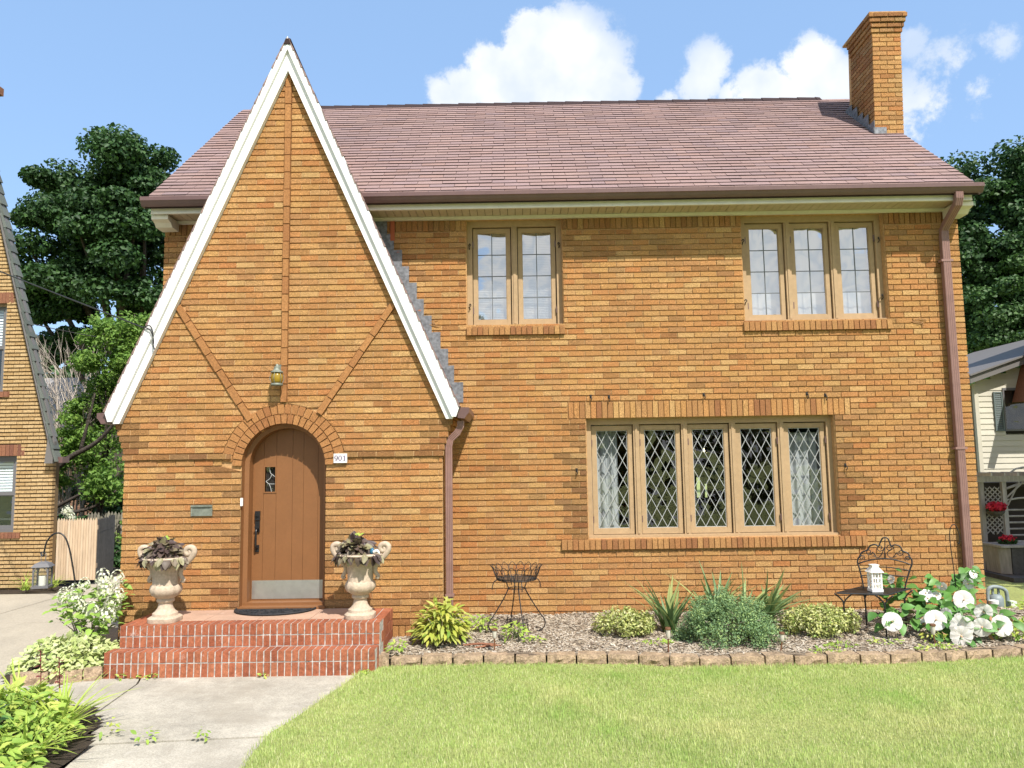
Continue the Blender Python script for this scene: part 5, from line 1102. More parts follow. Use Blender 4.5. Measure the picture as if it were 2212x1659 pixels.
stems(hy, (-4.48, -1.12, .0), tips+[(-4.75, -1.2, .42), (-4.3, -1.0, .5)], .008, 'twig')
hl_ = [leafmesh('hydrangea_leaf', 'hydrangea_leaf', .085, .048, .25, .3, 3), leafmesh('hydrangea_leaf', 'hydrangea_leaf', .075, .044, .15, .15, 3)]
Ms = []
for i in range(330):
    t = random.choice(tips); p = Vector(t)+Vector((J(.10), J(.12), random.uniform(-.22, .02))); p.z = max(.30, p.z); Ms.append(frame(p, rdir(-.4, .4), Vector((0, -.3, 1))+rdir()*.6, random.uniform(.7, 1.3)))
leaves(hy, hl_, 'hydrangea_leaf', Ms, limit=130)
# lime groundcover in the left bed
gc = thing('groundcover', 'pale lime variegated groundcover mound behind the grey kerb blocks', 'groundcover', (-4.35, -1.6, 0))
gl = [leafmesh('cover_leaf', 'lime_cover', .062, .048, .25, .3, 3), leafmesh('cover_leaf', 'lime_cover', .055, .040, .1, .2, 3)]
Ms = []
for i in range(1150):
    a = random.uniform(0, 6.283); q = math.sqrt(random.random()); x, y = -4.40+.46*q*math.cos(a)+.05*math.sin(a*3), -1.52+.42*q*math.sin(a); 
    if y > -1.1 and x > -4.3: continue
    h = .25*(1-q**2.6)+.03; h *= 1 if x < -4.2 else .85; z = h*(1-.55*random.random()**2.4)+.02
    Ms.append(frame((x, y, z), Vector((math.cos(a)*q, math.sin(a)*q-.2, .1))+rdir()*.7, Vector((math.cos(a)*q*.7, math.sin(a)*q*.7-.35, 1))+rdir()*.35, random.uniform(.7, 1.35)))
for i in range(240): x, y = random.uniform(-4.15, -3.91), random.uniform(-1.75, -.95); Ms.append(frame((x, y, .05+.17*random.random()), rdir(-.3, .5), Vector((0, -.4, 1))+rdir()*.5, random.uniform(.6, 1.1)))
leaves(gc, gl, 'lime_cover', Ms, limit=280)
# foreground border: day lilies, leafy perennials, red stemmed seedlings
blade = [leafmesh('blade', 'lily_blade', 1., .075, .4, .75, 7, tipw=1), leafmesh('blade', 'lily_blade', 1., .062, .5, .35, 7, tipw=1)]
def lily(x, y, n, h, lab, spread=.8, grp='day lily clumps in the border', mesh=blade, z=0., cat='plant', name='day_lily', bias=(0, 0)):
    t = thing(name, lab, cat, (x, y, z), grp)
    for i in range(n):
        a = random.uniform(0, 6.283); e = random.uniform(.15, spread); d = Vector((math.cos(a)*e+bias[0], math.sin(a)*e+bias[1], 1)); inst('blade', mesh[i % len(mesh)], frame((x+J(.05), y+J(.05), z), d, Vector((-math.cos(a), -math.sin(a), .4)) if False else Vector((math.cos(a)*-.2, math.sin(a)*-.2, 1))*1.+Vector((-math.cos(a), -math.sin(a), 0))*.6, h*random.uniform(.65, 1.15), h*random.uniform(.8, 1.2)), t)
    return t
lily(-3.42, -3.35, 46, .46, 'day lily clump with bright arching blades at the walk edge', .95, bias=(.1, 0))
lily(-3.95, -3.0, 46, .46, 'day lily clump behind the leafy perennials in the border', .9)
lily(-3.28, -3.95, 38, .42, 'day lily clump at the lower edge of the walk', 1.0)
lily(-4.3, -3.3, 44, .46, 'day lily clump deep in the border by the driveway', .9)
pl = [leafmesh('leaf', 'fresh_green', .085, .038, .25, .35, 3), leafmesh('leaf', 'fresh_green', .07, .034, .2, .2, 3), leafmesh('leaf', 'fresh_green', .06, .04, .2, .3, 3)]
def perennial(x, y, rx, ry, h, n, lab, limit=150, z0=0., m='fresh_green', meshes=pl, grp=None, s=(.7, 1.3), nm='perennial', stem=True, cat='plant'):
    t = thing(nm, lab, cat, (x, y, z0), grp); Ms = []
    for i in range(n):
        a = random.uniform(0, 6.283); q = math.sqrt(random.random()); px, py = x+rx*q*math.cos(a), y+ry*q*math.sin(a); hh = h*math.sqrt(max(0, 1-q*q*.8)); z = z0+hh*(1-.75*random.random()**1.6)
        Ms.append(frame((px, py, z), Vector((math.cos(a)*(q+.2), math.sin(a)*(q+.2), .1))+rdir()*.6, Vector((math.cos(a)*q*.5, math.sin(a)*q*.5-.2, 1))+rdir()*.5, random.uniform(*s)))
    if stem: stems(t, (x, y, z0-.01), [(x+rx*.6*math.cos(a), y+ry*.6*math.sin(a), z0+h*.7) for a in (0, 1.2, 2.3, 3.5, 4.6, 5.5)], .005)
    leaves(t, meshes, m, Ms, limit=limit); return t
perennial(-3.84, -3.40, .44, .46, .32, 740, 'leafy light green perennial filling the border corner', 220)
perennial(-3.40, -3.78, .27, .38, .22, 460, 'low feathery green plant spilling onto the walk', 150, s=(.5, .95))
perennial(-3.45, -4.35, .42, .40, .28, 420, 'light green leafy plant at the street end of the border', 120)
perennial(-4.25, -3.75, .4, .4, .36, 260, 'tall leafy perennial at the border corner by the street', 90)
big = [leafmesh('leaf', 'hibiscus_leaf', .13, .085, .2, .3, 4)]
perennial(-3.72, -3.95, .24, .22, .36, 70, 'broad leaved blue green plant in the border', 70, meshes=big, m='hibiscus_leaf')
rl = [leafmesh('leaf', 'red_leaf', .06, .03, .2, .3, 3)]
for k, (x, y, h, lab) in enumerate(((-3.62, -3.05, .47, 'red leaved seedling rising above the day lilies'), (-3.83, -2.95, .50, 'taller red leaved seedling behind the day lilies'))):
    t = thing('seedling', lab, 'seedling', (x, y, 0)); mb = MB(); mb.tube(bez([(x, y, -.01), (x+.01, y, h*.5), (x-.005, y, h)], 5), .004, 5); obj('stem', mb, 'red_leaf', t)
    for i in range(16): z = h*(.55+.45*i/15); inst('leaf', rl[0], frame((x, y, z), Vector((math.cos(i*2.4), math.sin(i*2.4), .2)), (0, 0, 1), .9-.3*i/15), t)
# weeds in the joints of the walk and at the foot of the steps
for (x, y, h, n, lab) in ((-3.08, -3.42, .16, 26, 'broad leaved weed at the corner of the walk joint'), (-2.72, -3.50, .09, 18, 'small weed growing in the walk joint'), (-2.32, -3.46, .08, 14, 'thin wispy weed in the walk joint near the lawn'),
                          (-3.75, -1.85, .05, 12, 'tiny weed at the foot of the steps near the kerb'), (-3.45, -1.86, .05, 12, 'weed sprouting below the lower brick step'), (-3.6, -1.84, .04, 8, 'small sprout between two weeds at the step foot'), (-2.4, -1.85, .04, 9, 'tiny sprout at the middle of the step foot'), (-1.45, -1.9, .07, 24, 'grass tuft where steps meet lawn')):
    perennial(x, y, h*.8, h*.8, h, n, lab, 40, z0=GZ, s=(.35, .75), nm='weed', stem=False, cat='weed')
# yellow-green shrub beside the steps
ysl = [leafmesh('leaf', 'yellow_green', .10, .034, .3, .35, 5), leafmesh('leaf', 'yellow_green', .085, .03, .3, .2, 5)]
ys = thing('yellow_shrub', 'golden green leafy shrub beside the brick steps', 'shrub', (-.80, -1.13, .12)); Ms = []
for i in range(640):
    d = rdir(-.25, 1); q = random.random()**.5; p = Vector((-.80, -1.13, .24))+Vector((d.x*.27*q, d.y*.25*q, d.z*.29*q)); Ms.append(frame(p, Vector((d.x, d.y, d.z*.3-.15))+rdir()*.45, Vector((d.x*.4, d.y*.4-.2, 1))+rdir()*.35, random.uniform(.7, 1.25)))
leaves(ys, ysl, 'yellow_green', Ms, limit=240); stems(ys, (-.8, -1.13, .10), [(-.8+.2*math.cos(a), -1.13+.2*math.sin(a), .38) for a in np.arange(0, 6, .8)], .006, 'twig')
perennial(-.42, -.72, .15, .12, .17, 90, 'green leafy weed behind the plant stand foot', 60, z0=.13, s=(.5, .9), nm='weed', cat='weed'); perennial(-.06, -1.02, .13, .11, .16, 80, 'green leafy weed in front of the plant stand', 60, z0=.12, s=(.5, .9), nm='weed', cat='weed'); perennial(.14, -1.16, .10, .08, .05, 40, 'low weed patch on the mulch by the plant stand', 30, z0=.11, s=(.4, .7), nm='weed', stem=False, cat='weed')
perennial(-1.22, -1.45, .10, .10, .10, 40, 'small weed between the steps and yellow shrub', 30, z0=.1, s=(.4, .8), nm='weed', stem=False, cat='weed')
for (x, y, lab) in ((1.35, -1.25, 'flat weed patch between the variegated bush and edging'), (3.15, -1.42, 'flat weed patch in front of the variegated bush'), (3.62, -1.38, 'flat weed patch in front of the bench'), (2.95, -1.62, 'thin grass weed along the edging')): perennial(x, y, .17, .07, .035, 60, lab, 25, z0=bed_z(x, y), s=(.35, .65), nm='weed', stem=False, cat='weed')
# variegated euonymus bushes
def euonymus(x, y, rx, ry, h, n, lab):
    t = thing('euonymus', lab, 'shrub', (x, y, .13), 'variegated euonymus bushes in the mulch bed'); cl = []
    for i in range(26):
        a = random.uniform(0, 6.283); q = math.sqrt(random.random()); cl.append(((x+rx*.8*q*math.cos(a), y+ry*.8*q*math.sin(a), .14+h*.55*math.sqrt(1-q*q*.8)), (rx*.3, ry*.35, h*.42), n//26))
    cloud('foliage', cl, .034, 'variegated', t, .55, .45); stems(t, (x, y, .12), [(x+rx*.6*math.cos(a), y+ry*.6*math.sin(a), .13+h*.5) for a in np.arange(0, 6, .7)], .004, 'twig')
euonymus(1.09, -.92, .34, .27, .30, 3600, 'variegated yellow and green bush beside the iris clump'); euonymus(3.13, -1.02, .44, .29, .32, 4600, 'variegated yellow and green bush beside the bench')
# irises
ib = [leafmesh('blade', 'iris_blade', 1., .115, .25, .18, 6, tipw=1), leafmesh('blade', 'iris_blade', 1., .095, .25, .5, 6, tipw=1)]
lily(1.58, -.86, 34, .60, 'upright grey green iris clump near the variegated bush', .55, 'iris clumps behind the round shrub', ib, .13, name='iris')
for k, x in enumerate((2.12, 2.38, 2.62)): lily(x, -.62+J(.05), 34, .62, ('iris clump behind the top of the round shrub', 'iris clump with long blades behind the round shrub', 'iris clump arching over towards the bench')[k], .75, 'iris clumps behind the round shrub', ib, .14, name='iris', bias=(.15+.25*k, -.1))
# round blue-green shrub
bs = thing('round_shrub', 'dense rounded blue green shrub at the middle of the bed', 'shrub', (2.09, -1.22, .12)); cl = []
for i in range(110):
    d = rdir(-.15, 1); q = random.uniform(.55, 1); cl.append(((2.09+d.x*.53*q, -1.22+d.y*.36*q, .14+max(0, d.z)*.45*q), (.10, .09, .085), 170))
cloud('foliage', cl, .025, 'blue_green', bs, .42, .6); stems(bs, (2.09, -1.2, .12), [(2.09+.4*math.cos(a), -1.22+.28*math.sin(a), .35) for a in np.arange(0, 6, .5)], .006, 'twig')
# hibiscus
hb = thing('hibiscus', 'sprawling hibiscus with large white blooms at the house corner', 'shrub', (4.45, -1.0, .13))
def petal_mesh(name):
    mb = MB(); P = []; S = 5; W_ = 6
    for i in range(S+1):
        t = i/S
        for j in range(W_+1):
            u = j/W_*2-1; w_ = .56*math.sin(min(1, t*1.05)*1.75)**.8 if t > 0 else .06; y = t*(1-.16*u*u*t); P.append((u*w_, y, .42*t-.30*t*t+.07*math.sin(u*6+t*3)*t))
    mb.mesh_(P, [(i*(W_+1)+j, i*(W_+1)+j+1, (i+1)*(W_+1)+j+1, (i+1)*(W_+1)+j) for i in range(S) for j in range(W_)]); return mb.mesh(name, 'petal', True)
pm = petal_mesh('petal')
FLW = [(.092, 3.75, -1.25, .28), (.06, 4.08, -1.2, .30), (.096, 4.16, -1.3, .30), (.06, 4.33, -1.2, .34), (.058, 4.37, -1.3, .32), (.104, 4.36, -1.4, .26), (.098, 4.32, -1.45, .18), (.085, 4.70, -1.2, .36), (.088, 4.56, -1.4, .25), (.10, 4.78, -1.35, .25), (.06, 4.92, -1.2, .29),
       (.096, 4.62, -1.0, .44), (.062, 4.34, -.8, .47), (.048, 4.33, -.85, .43), (.046, 4.45, -.8, .45), (.05, 4.57, -.7, .54), (.06, 4.92, -.6, .54), (.045, 4.97, -.6, .64), (.045, 4.08, -.6, .60)]
for k, (r_, x, y, z) in enumerate(FLW):
    d = Vector((-.35, -1, .12)).normalized()+rdir()*(.25 if r_ > .08 else .75); d.normalize()
    if d.y > -.2: d.y = -.3; d.normalize()
    mb = MB(); c = Vector((x, y, z)); mb.tube([c-d*.02, c+d*.005, c+d*r_*.5], [.012, .008, .004], 8); fo = obj('flower', mb, 'stamen', hb)
    u = d.orthogonal().normalized(); v = d.cross(u); t0 = random.random()*6
    for i in range(5): a = t0+i*2*math.pi/5; inst('petal', pm, frame(c+d*.002*i, u*math.cos(a)+v*math.sin(a), d, r_*1.05, r_*1.0), fo)
hbl = [leafmesh('leaf', 'hibiscus_leaf', .13, .085, .25, .35, 4), leafmesh('leaf', 'hibiscus_leaf', .115, .08, .15, .15, 4)]; Ms = []
for i in range(230):
    f = random.choice(FLW); p = Vector((f[1]+J(.14), f[2]+.10+J(.10), f[3]-.02+J(.10))); p.z = max(.14, p.z); p.y = min(p.y, -.12); Ms.append(frame(p, Vector((J(1), -.5, J(.5))), Vector((-.2, -.7, .8))+rdir()*.5, random.uniform(.6, 1.15)))
for i in range(90): p = Vector((random.uniform(3.95, 4.95), random.uniform(-.95, -.35), random.uniform(.2, .6))); Ms.append(frame(p, rdir(-.5, .3), Vector((-.2, -.7, .8))+rdir()*.5, random.uniform(.7, 1.2)))
leaves(hb, hbl, 'hibiscus_leaf', Ms, limit=200); stems(hb, (4.4, -.8, .1), [(f[1], f[2]+.03, f[3]-.02) for f in FLW], .006)
dl = leafmesh('dead_leaf', 'dead_leaf', .09, .05, .4, .3, 3); [inst('withered_bloom', dl, frame((random.uniform(4.05, 4.9), random.uniform(-1.45, -1.1), random.uniform(.15, .35)), rdir(-1, 0), rdir(), random.uniform(.6, 1.1)), hb) for _ in range(22)]
perennial(5.15, -1.15, .45, .25, .16, 330, 'low green groundcover at the right end of the bed', 120, z0=.09, s=(.5, .9), nm='groundcover', stem=False); perennial(6.35, -.1, .75, .6, .30, 700, 'bright green bushy groundcover beyond the gas meter', 120, z0=GZ, nm='groundcover'); perennial(4.0, -1.62, .2, .06, .06, 60, 'thin weeds at the foot of the hibiscus stake light', 20, z0=.09, s=(.35, .6), nm='weed', stem=False, cat='weed')
perennial(4.10, -1.33, .12, .08, .10, 50, 'yellowing weed under the hibiscus blooms', 40, z0=.11, s=(.4, .8), nm='weed', m='yellow_green', meshes=[leafmesh('leaf', 'yellow_green', .06, .03, .2, .3, 3)], cat='weed')
# mulch debris: two bark strips
for (x, y, a, L_, lab) in ((-.42, -1.22, .1, .17, 'long dark bark strip lying in the mulch'), (-.33, -1.27, .35, .14, 'short reddish bark strip lying in the mulch')):
    mb = MB(); c, s = math.cos(a), math.sin(a); mb.tube([(x-c*L_, y-s*L_, bed_z(x, y)+.012), (x, y, bed_z(x, y)+.022), (x+c*L_, y+s*L_, bed_z(x, y)+.012)], [.018, .026, .012], 7, flat=.45); one('bark_strip', mb, 'brown_brick', lab, 'bark')
# gas meter, brown drain pipe
gm = thing('gas_meter', 'grey gas meter with bent pipe at the house corner', 'gas meter', (5.72, .25, GZ))
mb = MB(); mb.tube(bez([(5.60, .22, .10), (5.60, .22, .30), (5.64, .22, .365), (5.72, .22, .37), (5.80, .22, .34), (5.83, .22, .27), (5.83, .22, GZ-.02)], 5), .022, 10); obj('pipe', mb, 'meter_grey', gm, smooth=True)
mb = MB(); mb.lathe([(.05, 0), (.075, .02), (.08, .06), (.08, .13), (.06, .17), (.02, .18)], (5.715, .25, .10), 18); obj('body', mb, 'meter_grey', gm, smooth=50)
mb = MB(); mb.lathe([(.02, 0), (.055, .01), (.055, .05), (.02, .06)], (5.64, .18, .17), 14); mb.box(5.86, 5.93, .2, .28, .12, .20); obj('regulator', mb, 'meter_face', gm, smooth=50)
for px_ in (5.68, 5.75): mb = MB(); mb.tube([(px_, .25, .27), (px_, .25, .36)], .015, 8); obj('riser', mb, 'meter_grey', gm)
mb = MB(); mb.tube([(5.6, .25, .11), (5.6, .25, GZ-.02)], .02, 8); obj('riser', mb, 'meter_grey', gm)
mb = MB(); pipe(mb, [(5.28, -.12, .18), (5.5, -.17, .13), (5.9, -.25, .085), (6.9, -.5, .05)], .08, .06, Vector((0, 1, 0))); one('drain_pipe', mb, 'gutter', 'brown drain extension pipe lying on the ground by the corner', 'pipe')

# ================================================================== left neighbour
nb = thing('neighbour_house', 'tan brick neighbour house with steep grey shingled gable', 'house', (-10.5, 6, GZ)); NY = 3.9
def nedge(z): return -7.93 if z < 2.15 else -7.97-(z-2.15)/3.78
NW = [(-9.9, -8.57, .90, 2.19), (-9.9, -8.88, 3.30, 4.85)]
nbr = []
NL = lambda z: -20.4-nedge(z)
for i in range(150):
    z0 = -.03+i*.0655; ed = [(a, b) for a, b, c, d in NW if c-.1 < z0+.04 < d+.19]; x0 = NL(z0+.03); x1 = nedge(z0+.03); segs = []; x = x0
    for a, b in ed:
        if a > x: segs.append(((x, x), (a, a)))
        x = max(x, b+(.12 if False else 0))
    if x < x1: segs.append(((x, x), (x1, x1)))
    lay(z0, z0+.0655, segs, (.5 if i % 2 else 0)*.2, lambda s, n, z: (s, NY+n, z), .09, pitch=.2, collect=nbr, gapz=.021)
mb = MB()
zz = [(-13, -.1)]; poly = [(-13, -.1), (-7.945, -.1), (-7.945, 2.2), (nedge(7.0)-.015, 7.0), (-13, 7.0)]
for a, b, c, d in rects_minus(-12.455, -7.945, -.1, 2.2, [NW[0]]): mb.box(a, b, NY+.03, NY+.2, c, d)
for i in range(38):
    z0 = 2.2+i*.2; z1 = z0+.2; w0 = -8.88 if 3.3 <= z0+.1 <= 4.85 else None; x1a, x1b = nedge(z0)-.012, nedge(z1)-.012
    la, lb = -20.4-x1a, -20.4-x1b
    for l0, l1, r0, r1 in ([(la, lb, x1a, x1b)] if w0 is None else [(w0, w0, x1a, x1b), (la, lb, -9.9, -9.9)]): mb.prism([(l0, z0), (r0, z0), (r1, z1), (l1, z1)], NY+.03, NY+.2)
nw = obj('wall', mb, 'tan_mortar', nb); vis = [b for b in nbr if b[0][1][0] > -9.3]; vis.sort(key=lambda b: -b[0][0][0]); s_ = MB()
for k, b in enumerate(vis):
    if k < 300 and abs(b[0][1][0]-b[0][0][0]) > .08: mb = MB(); emit_brick(mb, *b, 0.); obj('brick', mb, 'tan_brick', nw)
    else: emit_brick(s_, *b, random.random())
for b in nbr:
    if b[0][1][0] <= -9.3: emit_brick(s_, *b, random.random())
obj('brickwork', s_, 'tan_brick', nw, kind='stuff')
mb = MB(); mb.box(-12.4, -11.6, NY+.21, NY+1.2, -.1, 3.6); obj('rear_wall', mb, 'tan_brick', nb)
for (a, b, c, d), lab in zip(NW, ('lower window', 'upper window')):
    wv = bpy.data.objects.new('window', None); link(wv, nb); wv.location = (b, NY, c); WL[wv.name] = Vector(wv.location); wv.matrix_parent_inverse = Matrix.Translation(-WL[nb.name])
    mb = MB(); ring(mb, a, b, c, d, .06, .06, .06, .06, NY+.07, NY+.16); mb.box(a, b, NY+.08, NY+.15, (c+d)/2-.025, (c+d)/2+.025); obj('frame', mb, 'grey_frame', wv)
    mb = MB(); ring(mb, a+.06, b-.06, (c+d)/2, d-.06, .045, .045, .04, .04, NY+.09, NY+.14); ring(mb, a+.06, b-.06, c+.06, (c+d)/2, .045, .045, .05, .04, NY+.10, NY+.15); obj('sash', mb, 'grey_frame', wv)
    for z0, z1 in ((c+.06, (c+d)/2), ((c+d)/2, d-.06)): mb = MB(); mb.face([(a, NY+.12, z0), (b-.06, NY+.12, z0), (b-.06, NY+.12, z1), (a, NY+.12, z1)]); obj('pane', mb, 'glass', wv)
    mb = MB(); z = (c+d)/2+.04
    while z < d: mb.mesh_([(a, NY+.16, z), (b-.06, NY+.16, z), (b-.06, NY+.175, z+.04), (a, NY+.175, z+.04)], [(0, 1, 2, 3)]); z += .05
    obj('blind', mb, 'blind', wv); mb = MB(); mb.box(a, b, NY+.5, NY+.52, c-.1, d+.1); obj('room', mb, 'room', wv)
    x = a
    while x < b+.12: mb = MB(); mb.box(x, min(x+.06, b+.13), NY-.003+J(.002), NY+.09, d, d+.19); obj('lintel_brick', mb, 'brown_brick', wv); mb = MB(); mb.box(x, min(x+.06, b+.13), NY-.03, NY+.09, c-.1, c-.005); obj('sill_brick', mb, 'brown_brick', wv); x += .067
# rake and roof of the neighbour
def nr(t): return (-7.90-t*1.0/3.80, 2.38+t)
mb = MB(); mb.prism([(-8.02, 2.05), (-7.88, 2.05), (-7.86, 2.42), nr(8.5), (nr(8.5)[0]-.105, nr(8.5)[1]), (-7.98, 2.45)], NY-.12, NY-.05); obj('rake_board', mb, 'grey_trim', nb)
mb = MB(); mb.prism([(-7.99, 2.05), (-7.90, 2.45), (nr(8.5)[0]-.105, nr(8.5)[1]), (nr(8.5)[0]-.16, nr(8.5)[1]), (-8.02, 2.4)], NY-.05, NY+.02); obj('frieze_board', mb, 'dark_trim', nb)
mb = MB(); P = [nr(-.28), nr(8.5)]; mb.mesh_([(P[0][0], NY-.12, P[0][1]), (P[1][0], NY-.12, P[1][1]), (P[1][0], NY+.02, P[1][1]), (P[0][0], NY+.02, P[0][1])], [(0, 3, 2, 1)]); nroof = obj('roof', mb, 'slate_shingle', nb)
for i in range(41):
    t0, t1 = -.30+i*.215, -.30+(i+1)*.215+.04; (xa, za), (xb, zb) = nr(t0), nr(t1); o1, o2 = .045+J(.008), .012; mb = MB()
    mb.hexa([(xa-.01, NY-.15-J(.01), za), (xa+o1, NY-.15, za), (xb+o2, NY-.15, zb), (xb-.02, NY-.15, zb), (xa-.01, NY+.02, za), (xa+o1, NY+.02, za), (xb+o2, NY+.02, zb), (xb-.02, NY+.02, zb)]); obj('shingle', mb, 'slate_shingle', nroof)
mb = MB(); mb.hexa([(-12.55, NY-.12, 2.3), (-12.45, NY-.12, 2.3), (-10.2, NY-.12, 10.9), (-10.3, NY-.12, 10.9), (-12.55, NY+.02, 2.3), (-12.45, NY+.02, 2.3), (-10.2, NY+.02, 10.9), (-10.3, NY+.02, 10.9)]); obj('rake_board', mb, 'grey_trim', nb)
mb = MB(); mb.box(-7.80, -7.72, NY-.1, NY+.1, 2.06, 2.16); obj('gutter', mb, 'gutter', nb)
mb = MB(); mb.box(-11.5, -10.66, 5.6, 5.95, 4.0, 9.7); mb.box(-11.56, -10.60, 5.54, 6.0, 9.7, 9.86); mb.box(-11.5, -10.66, 5.6, 5.95, 9.86, 9.98); obj('chimney', mb, 'brown_brick', nb)
gl2 = [leafmesh('blade', 'lily_blade', 1., .04, .4, .7, 6, tipw=1)]
for k, (x, y, lab) in enumerate(((-8.75, 3.45, 'grassy clump below the neighbour window'), (-8.05, 3.5, 'grassy clump at the neighbour house corner'), (-7.75, 3.75, 'grassy clump beside the fence post'))): lily(x, y, 40, .36, lab, 1.1, 'grassy clumps along the neighbour wall', gl2, name='grass_clump')
# fence and gate
fe = thing('picket_gate', 'tan wooden picket gate across the driveway', 'gate', (-7.7, 4.2, GZ))
for i in range(15): x = -8.0+i*.0465; mb = MB(); h = 1.10+J(.012); mb.prism([(x+.003, .05), (x+.043, .05), (x+.043, h-.05), (x+.023, h), (x+.003, h-.05)], 4.2, 4.218); obj('picket', mb, 'fence_wood', fe)
for z in (.25, .9): mb = MB(); mb.box(-8.0, -7.3, 4.219, 4.25, z, z+.08); obj('rail', mb, 'fence_wood', fe)
fp = thing('fence_post', 'grey wooden fence post at the neighbour house corner', 'post', (-8.12, 4.15, GZ))
mb = MB(); mb.box(-8.19, -8.10, 4.12, 4.2, -.05, 1.0); mb.prism([(-8.19, 1.0), (-8.10, 1.0), (-8.12, 1.05), (-8.17, 1.05)], 4.12, 4.2); mb.box(-8.1, -8.02, 4.13, 4.16, .3, .42); obj('post', mb, 'fence_grey', fp)
f2 = thing('picket_fence', 'dark stained picket fence running back from the gate', 'fence', (-7.5, 4.9, GZ))
for i in range(26):
    t = i/25; x, y = -7.30-.42*t, 4.24+1.35*t; mb = MB(); h = 1.07+J(.02); d = Vector((-.30, .954, 0))*.022; P = [Vector((x, y, 0))-d, Vector((x, y, 0))+d]
    mb.hexa([(P[0].x, P[0].y, .02), (P[1].x, P[1].y, .02), (P[1].x, P[1].y, h), (P[0].x, P[0].y, h), (P[0].x-.015, P[0].y, .02), (P[1].x-.015, P[1].y, .02), (P[1].x-.015, P[1].y, h), (P[0].x-.015, P[0].y, h)]); obj('picket', mb, 'dark_wood', f2)
for z in (.25, .85): mb = MB(); mb.tube([(-7.33, 4.24, z), (-7.75, 5.59, z)], .03, 4); obj('rail', mb, 'dark_wood', f2)
f3 = thing('rear_fence', 'weathered grey picket fence at the back of the driveway', 'fence', (-8.3, 8, GZ))
for i in range(34): x = -9.6+i*.075; mb = MB(); h = 1.0+J(.02); mb.prism([(x, -.02), (x+.055, -.02), (x+.055, h-.06), (x+.0275, h), (x, h-.06)], 8, 8.02); obj('picket', mb, 'fence_grey', f3)
for z in (.25, .75): mb = MB(); mb.box(-9.6, -7.05, 8.021, 8.06, z, z+.08); obj('rail', mb, 'fence_grey', f3)
# far brick house behind
fh = thing('rear_house', 'dark brown brick house with grey roof far behind the driveway', 'house', (-15.5, 20, GZ)); FB = []
for i in range(46): lay(-.05+i*.0677, -.05+(i+1)*.0677, [((-19, -19), (-11.5, -11.5))], (.5 if i % 2 else 0)*.21, lambda s, n, z: (s, 18+n, z), .05, pitch=.21, collect=FB)
s_ = MB(); [emit_brick(s_, *b, random.random()) for b in FB]; mb = MB(); mb.box(-19, -11.5, 18.012, 24, -.1, 3.1); wv = obj('wall', mb, 'far_mortar', fh); obj('brickwork', s_, 'far_brick', wv, kind='stuff')
mb = MB(); mb.mesh_([(-19.4, 17.6, 3.0), (-11.1, 17.6, 3.0), (-11.1, 21, 5.6), (-19.4, 21, 5.6), (-19.4, 24.4, 3.0), (-11.1, 24.4, 3.0)], [(0, 1, 2, 3), (3, 2, 5, 4), (0, 3, 4), (1, 5, 2), (0, 4, 5, 1)]); obj('roof', mb, 'roof_grey', fh)
mb = MB(); mb.box(-14.6, -13.9, 17.95, 18.0, 1.1, 2.3); obj('window', mb, 'grey_frame', fh)

# ================================================================== right neighbour
rn = thing('siding_house', 'cream siding neighbour house with grey shutter', 'house', (12, 9, GZ)); RY_ = 6.5
for i in range(36):
    z0 = .2+i*.114; x0 = 9.40 if z0 < 3.40 else 9.40+(z0-3.40)/.34; mb = MB()
    for a, b in ([(x0, 9.93), (11.2, 15)] if 2.4 < z0+.05 < 3.3 else [(x0, 15)]): mb.hexa([(a, RY_-.014, z0), (b, RY_-.014, z0), (b, RY_, z0+.116), (a, RY_, z0+.116), (a, RY_+.02, z0), (b, RY_+.02, z0), (b, RY_+.02, z0+.116), (a, RY_+.02, z0+.116)])
    obj('siding_plank', mb, 'siding', rn)
mb = MB(); mb.box(9.34, 9.42, RY_-.03, RY_+.05, 0, 3.42); obj('corner_board', mb, 'siding', rn)
mb = MB(); mb.box(9.36, 15, RY_+.25, RY_+6, -.1, 3.4); obj('wall', mb, 'siding', rn)
mb = MB(); mb.hexa([(9.15, RY_-.25, 3.40), (13, RY_-.25, 4.71), (13, RY_-.25, 4.85), (9.15, RY_-.25, 3.54), (9.15, RY_+6, 3.40), (13, RY_+6, 4.71), (13, RY_+6, 4.85), (9.15, RY_+6, 3.54)]); mb.hexa([(9.13, RY_-.30, 3.545), (13, RY_-.30, 4.855), (13, RY_-.30, 4.89), (9.13, RY_-.30, 3.58), (9.13, RY_+6, 3.545), (13, RY_+6, 4.855), (13, RY_+6, 4.89), (9.13, RY_+6, 3.58)]); obj('roof', mb, 'grey_trim', rn)
mb = MB(); ring(mb, 9.72, 9.90, 2.44, 3.24, .025, .025, .03, .03, RY_-.045, RY_-.016); shu = obj('shutter', mb, 'shutter', rn)
for i in range(20): z = 2.475+i*.0365; mb = MB(); mb.mesh_([(9.745, RY_-.042, z), (9.875, RY_-.042, z), (9.875, RY_-.02, z+.032), (9.745, RY_-.02, z+.032)], [(0, 1, 2, 3)]); obj('louvre', mb, 'shutter', shu)
mb = MB(); ring(mb, 9.92, 11.2, 2.44, 3.32, .03, .05, .04, .05, RY_-.03, RY_+.05); wv = obj('window', mb, 'grey_frame', rn); mb = MB(); mb.face([(9.95, RY_+.02, 2.47), (11.17, RY_+.02, 2.47), (11.17, RY_+.02, 3.3), (9.95, RY_+.02, 3.3)]); obj('pane', mb, 'glass', wv); mb = MB(); mb.box(9.9, 11.2, RY_+.1, RY_+.2, 2.4, 3.4); obj('room', mb, 'dark_trim', wv)
mb = MB(); mb.prism([(9.98, 3.02), (10.12, 3.0), (11.5, 7.4), (11.33, 7.4)], RY_-.95, RY_-.75); obj('rake_board', mb, 'dark_trim', rn)
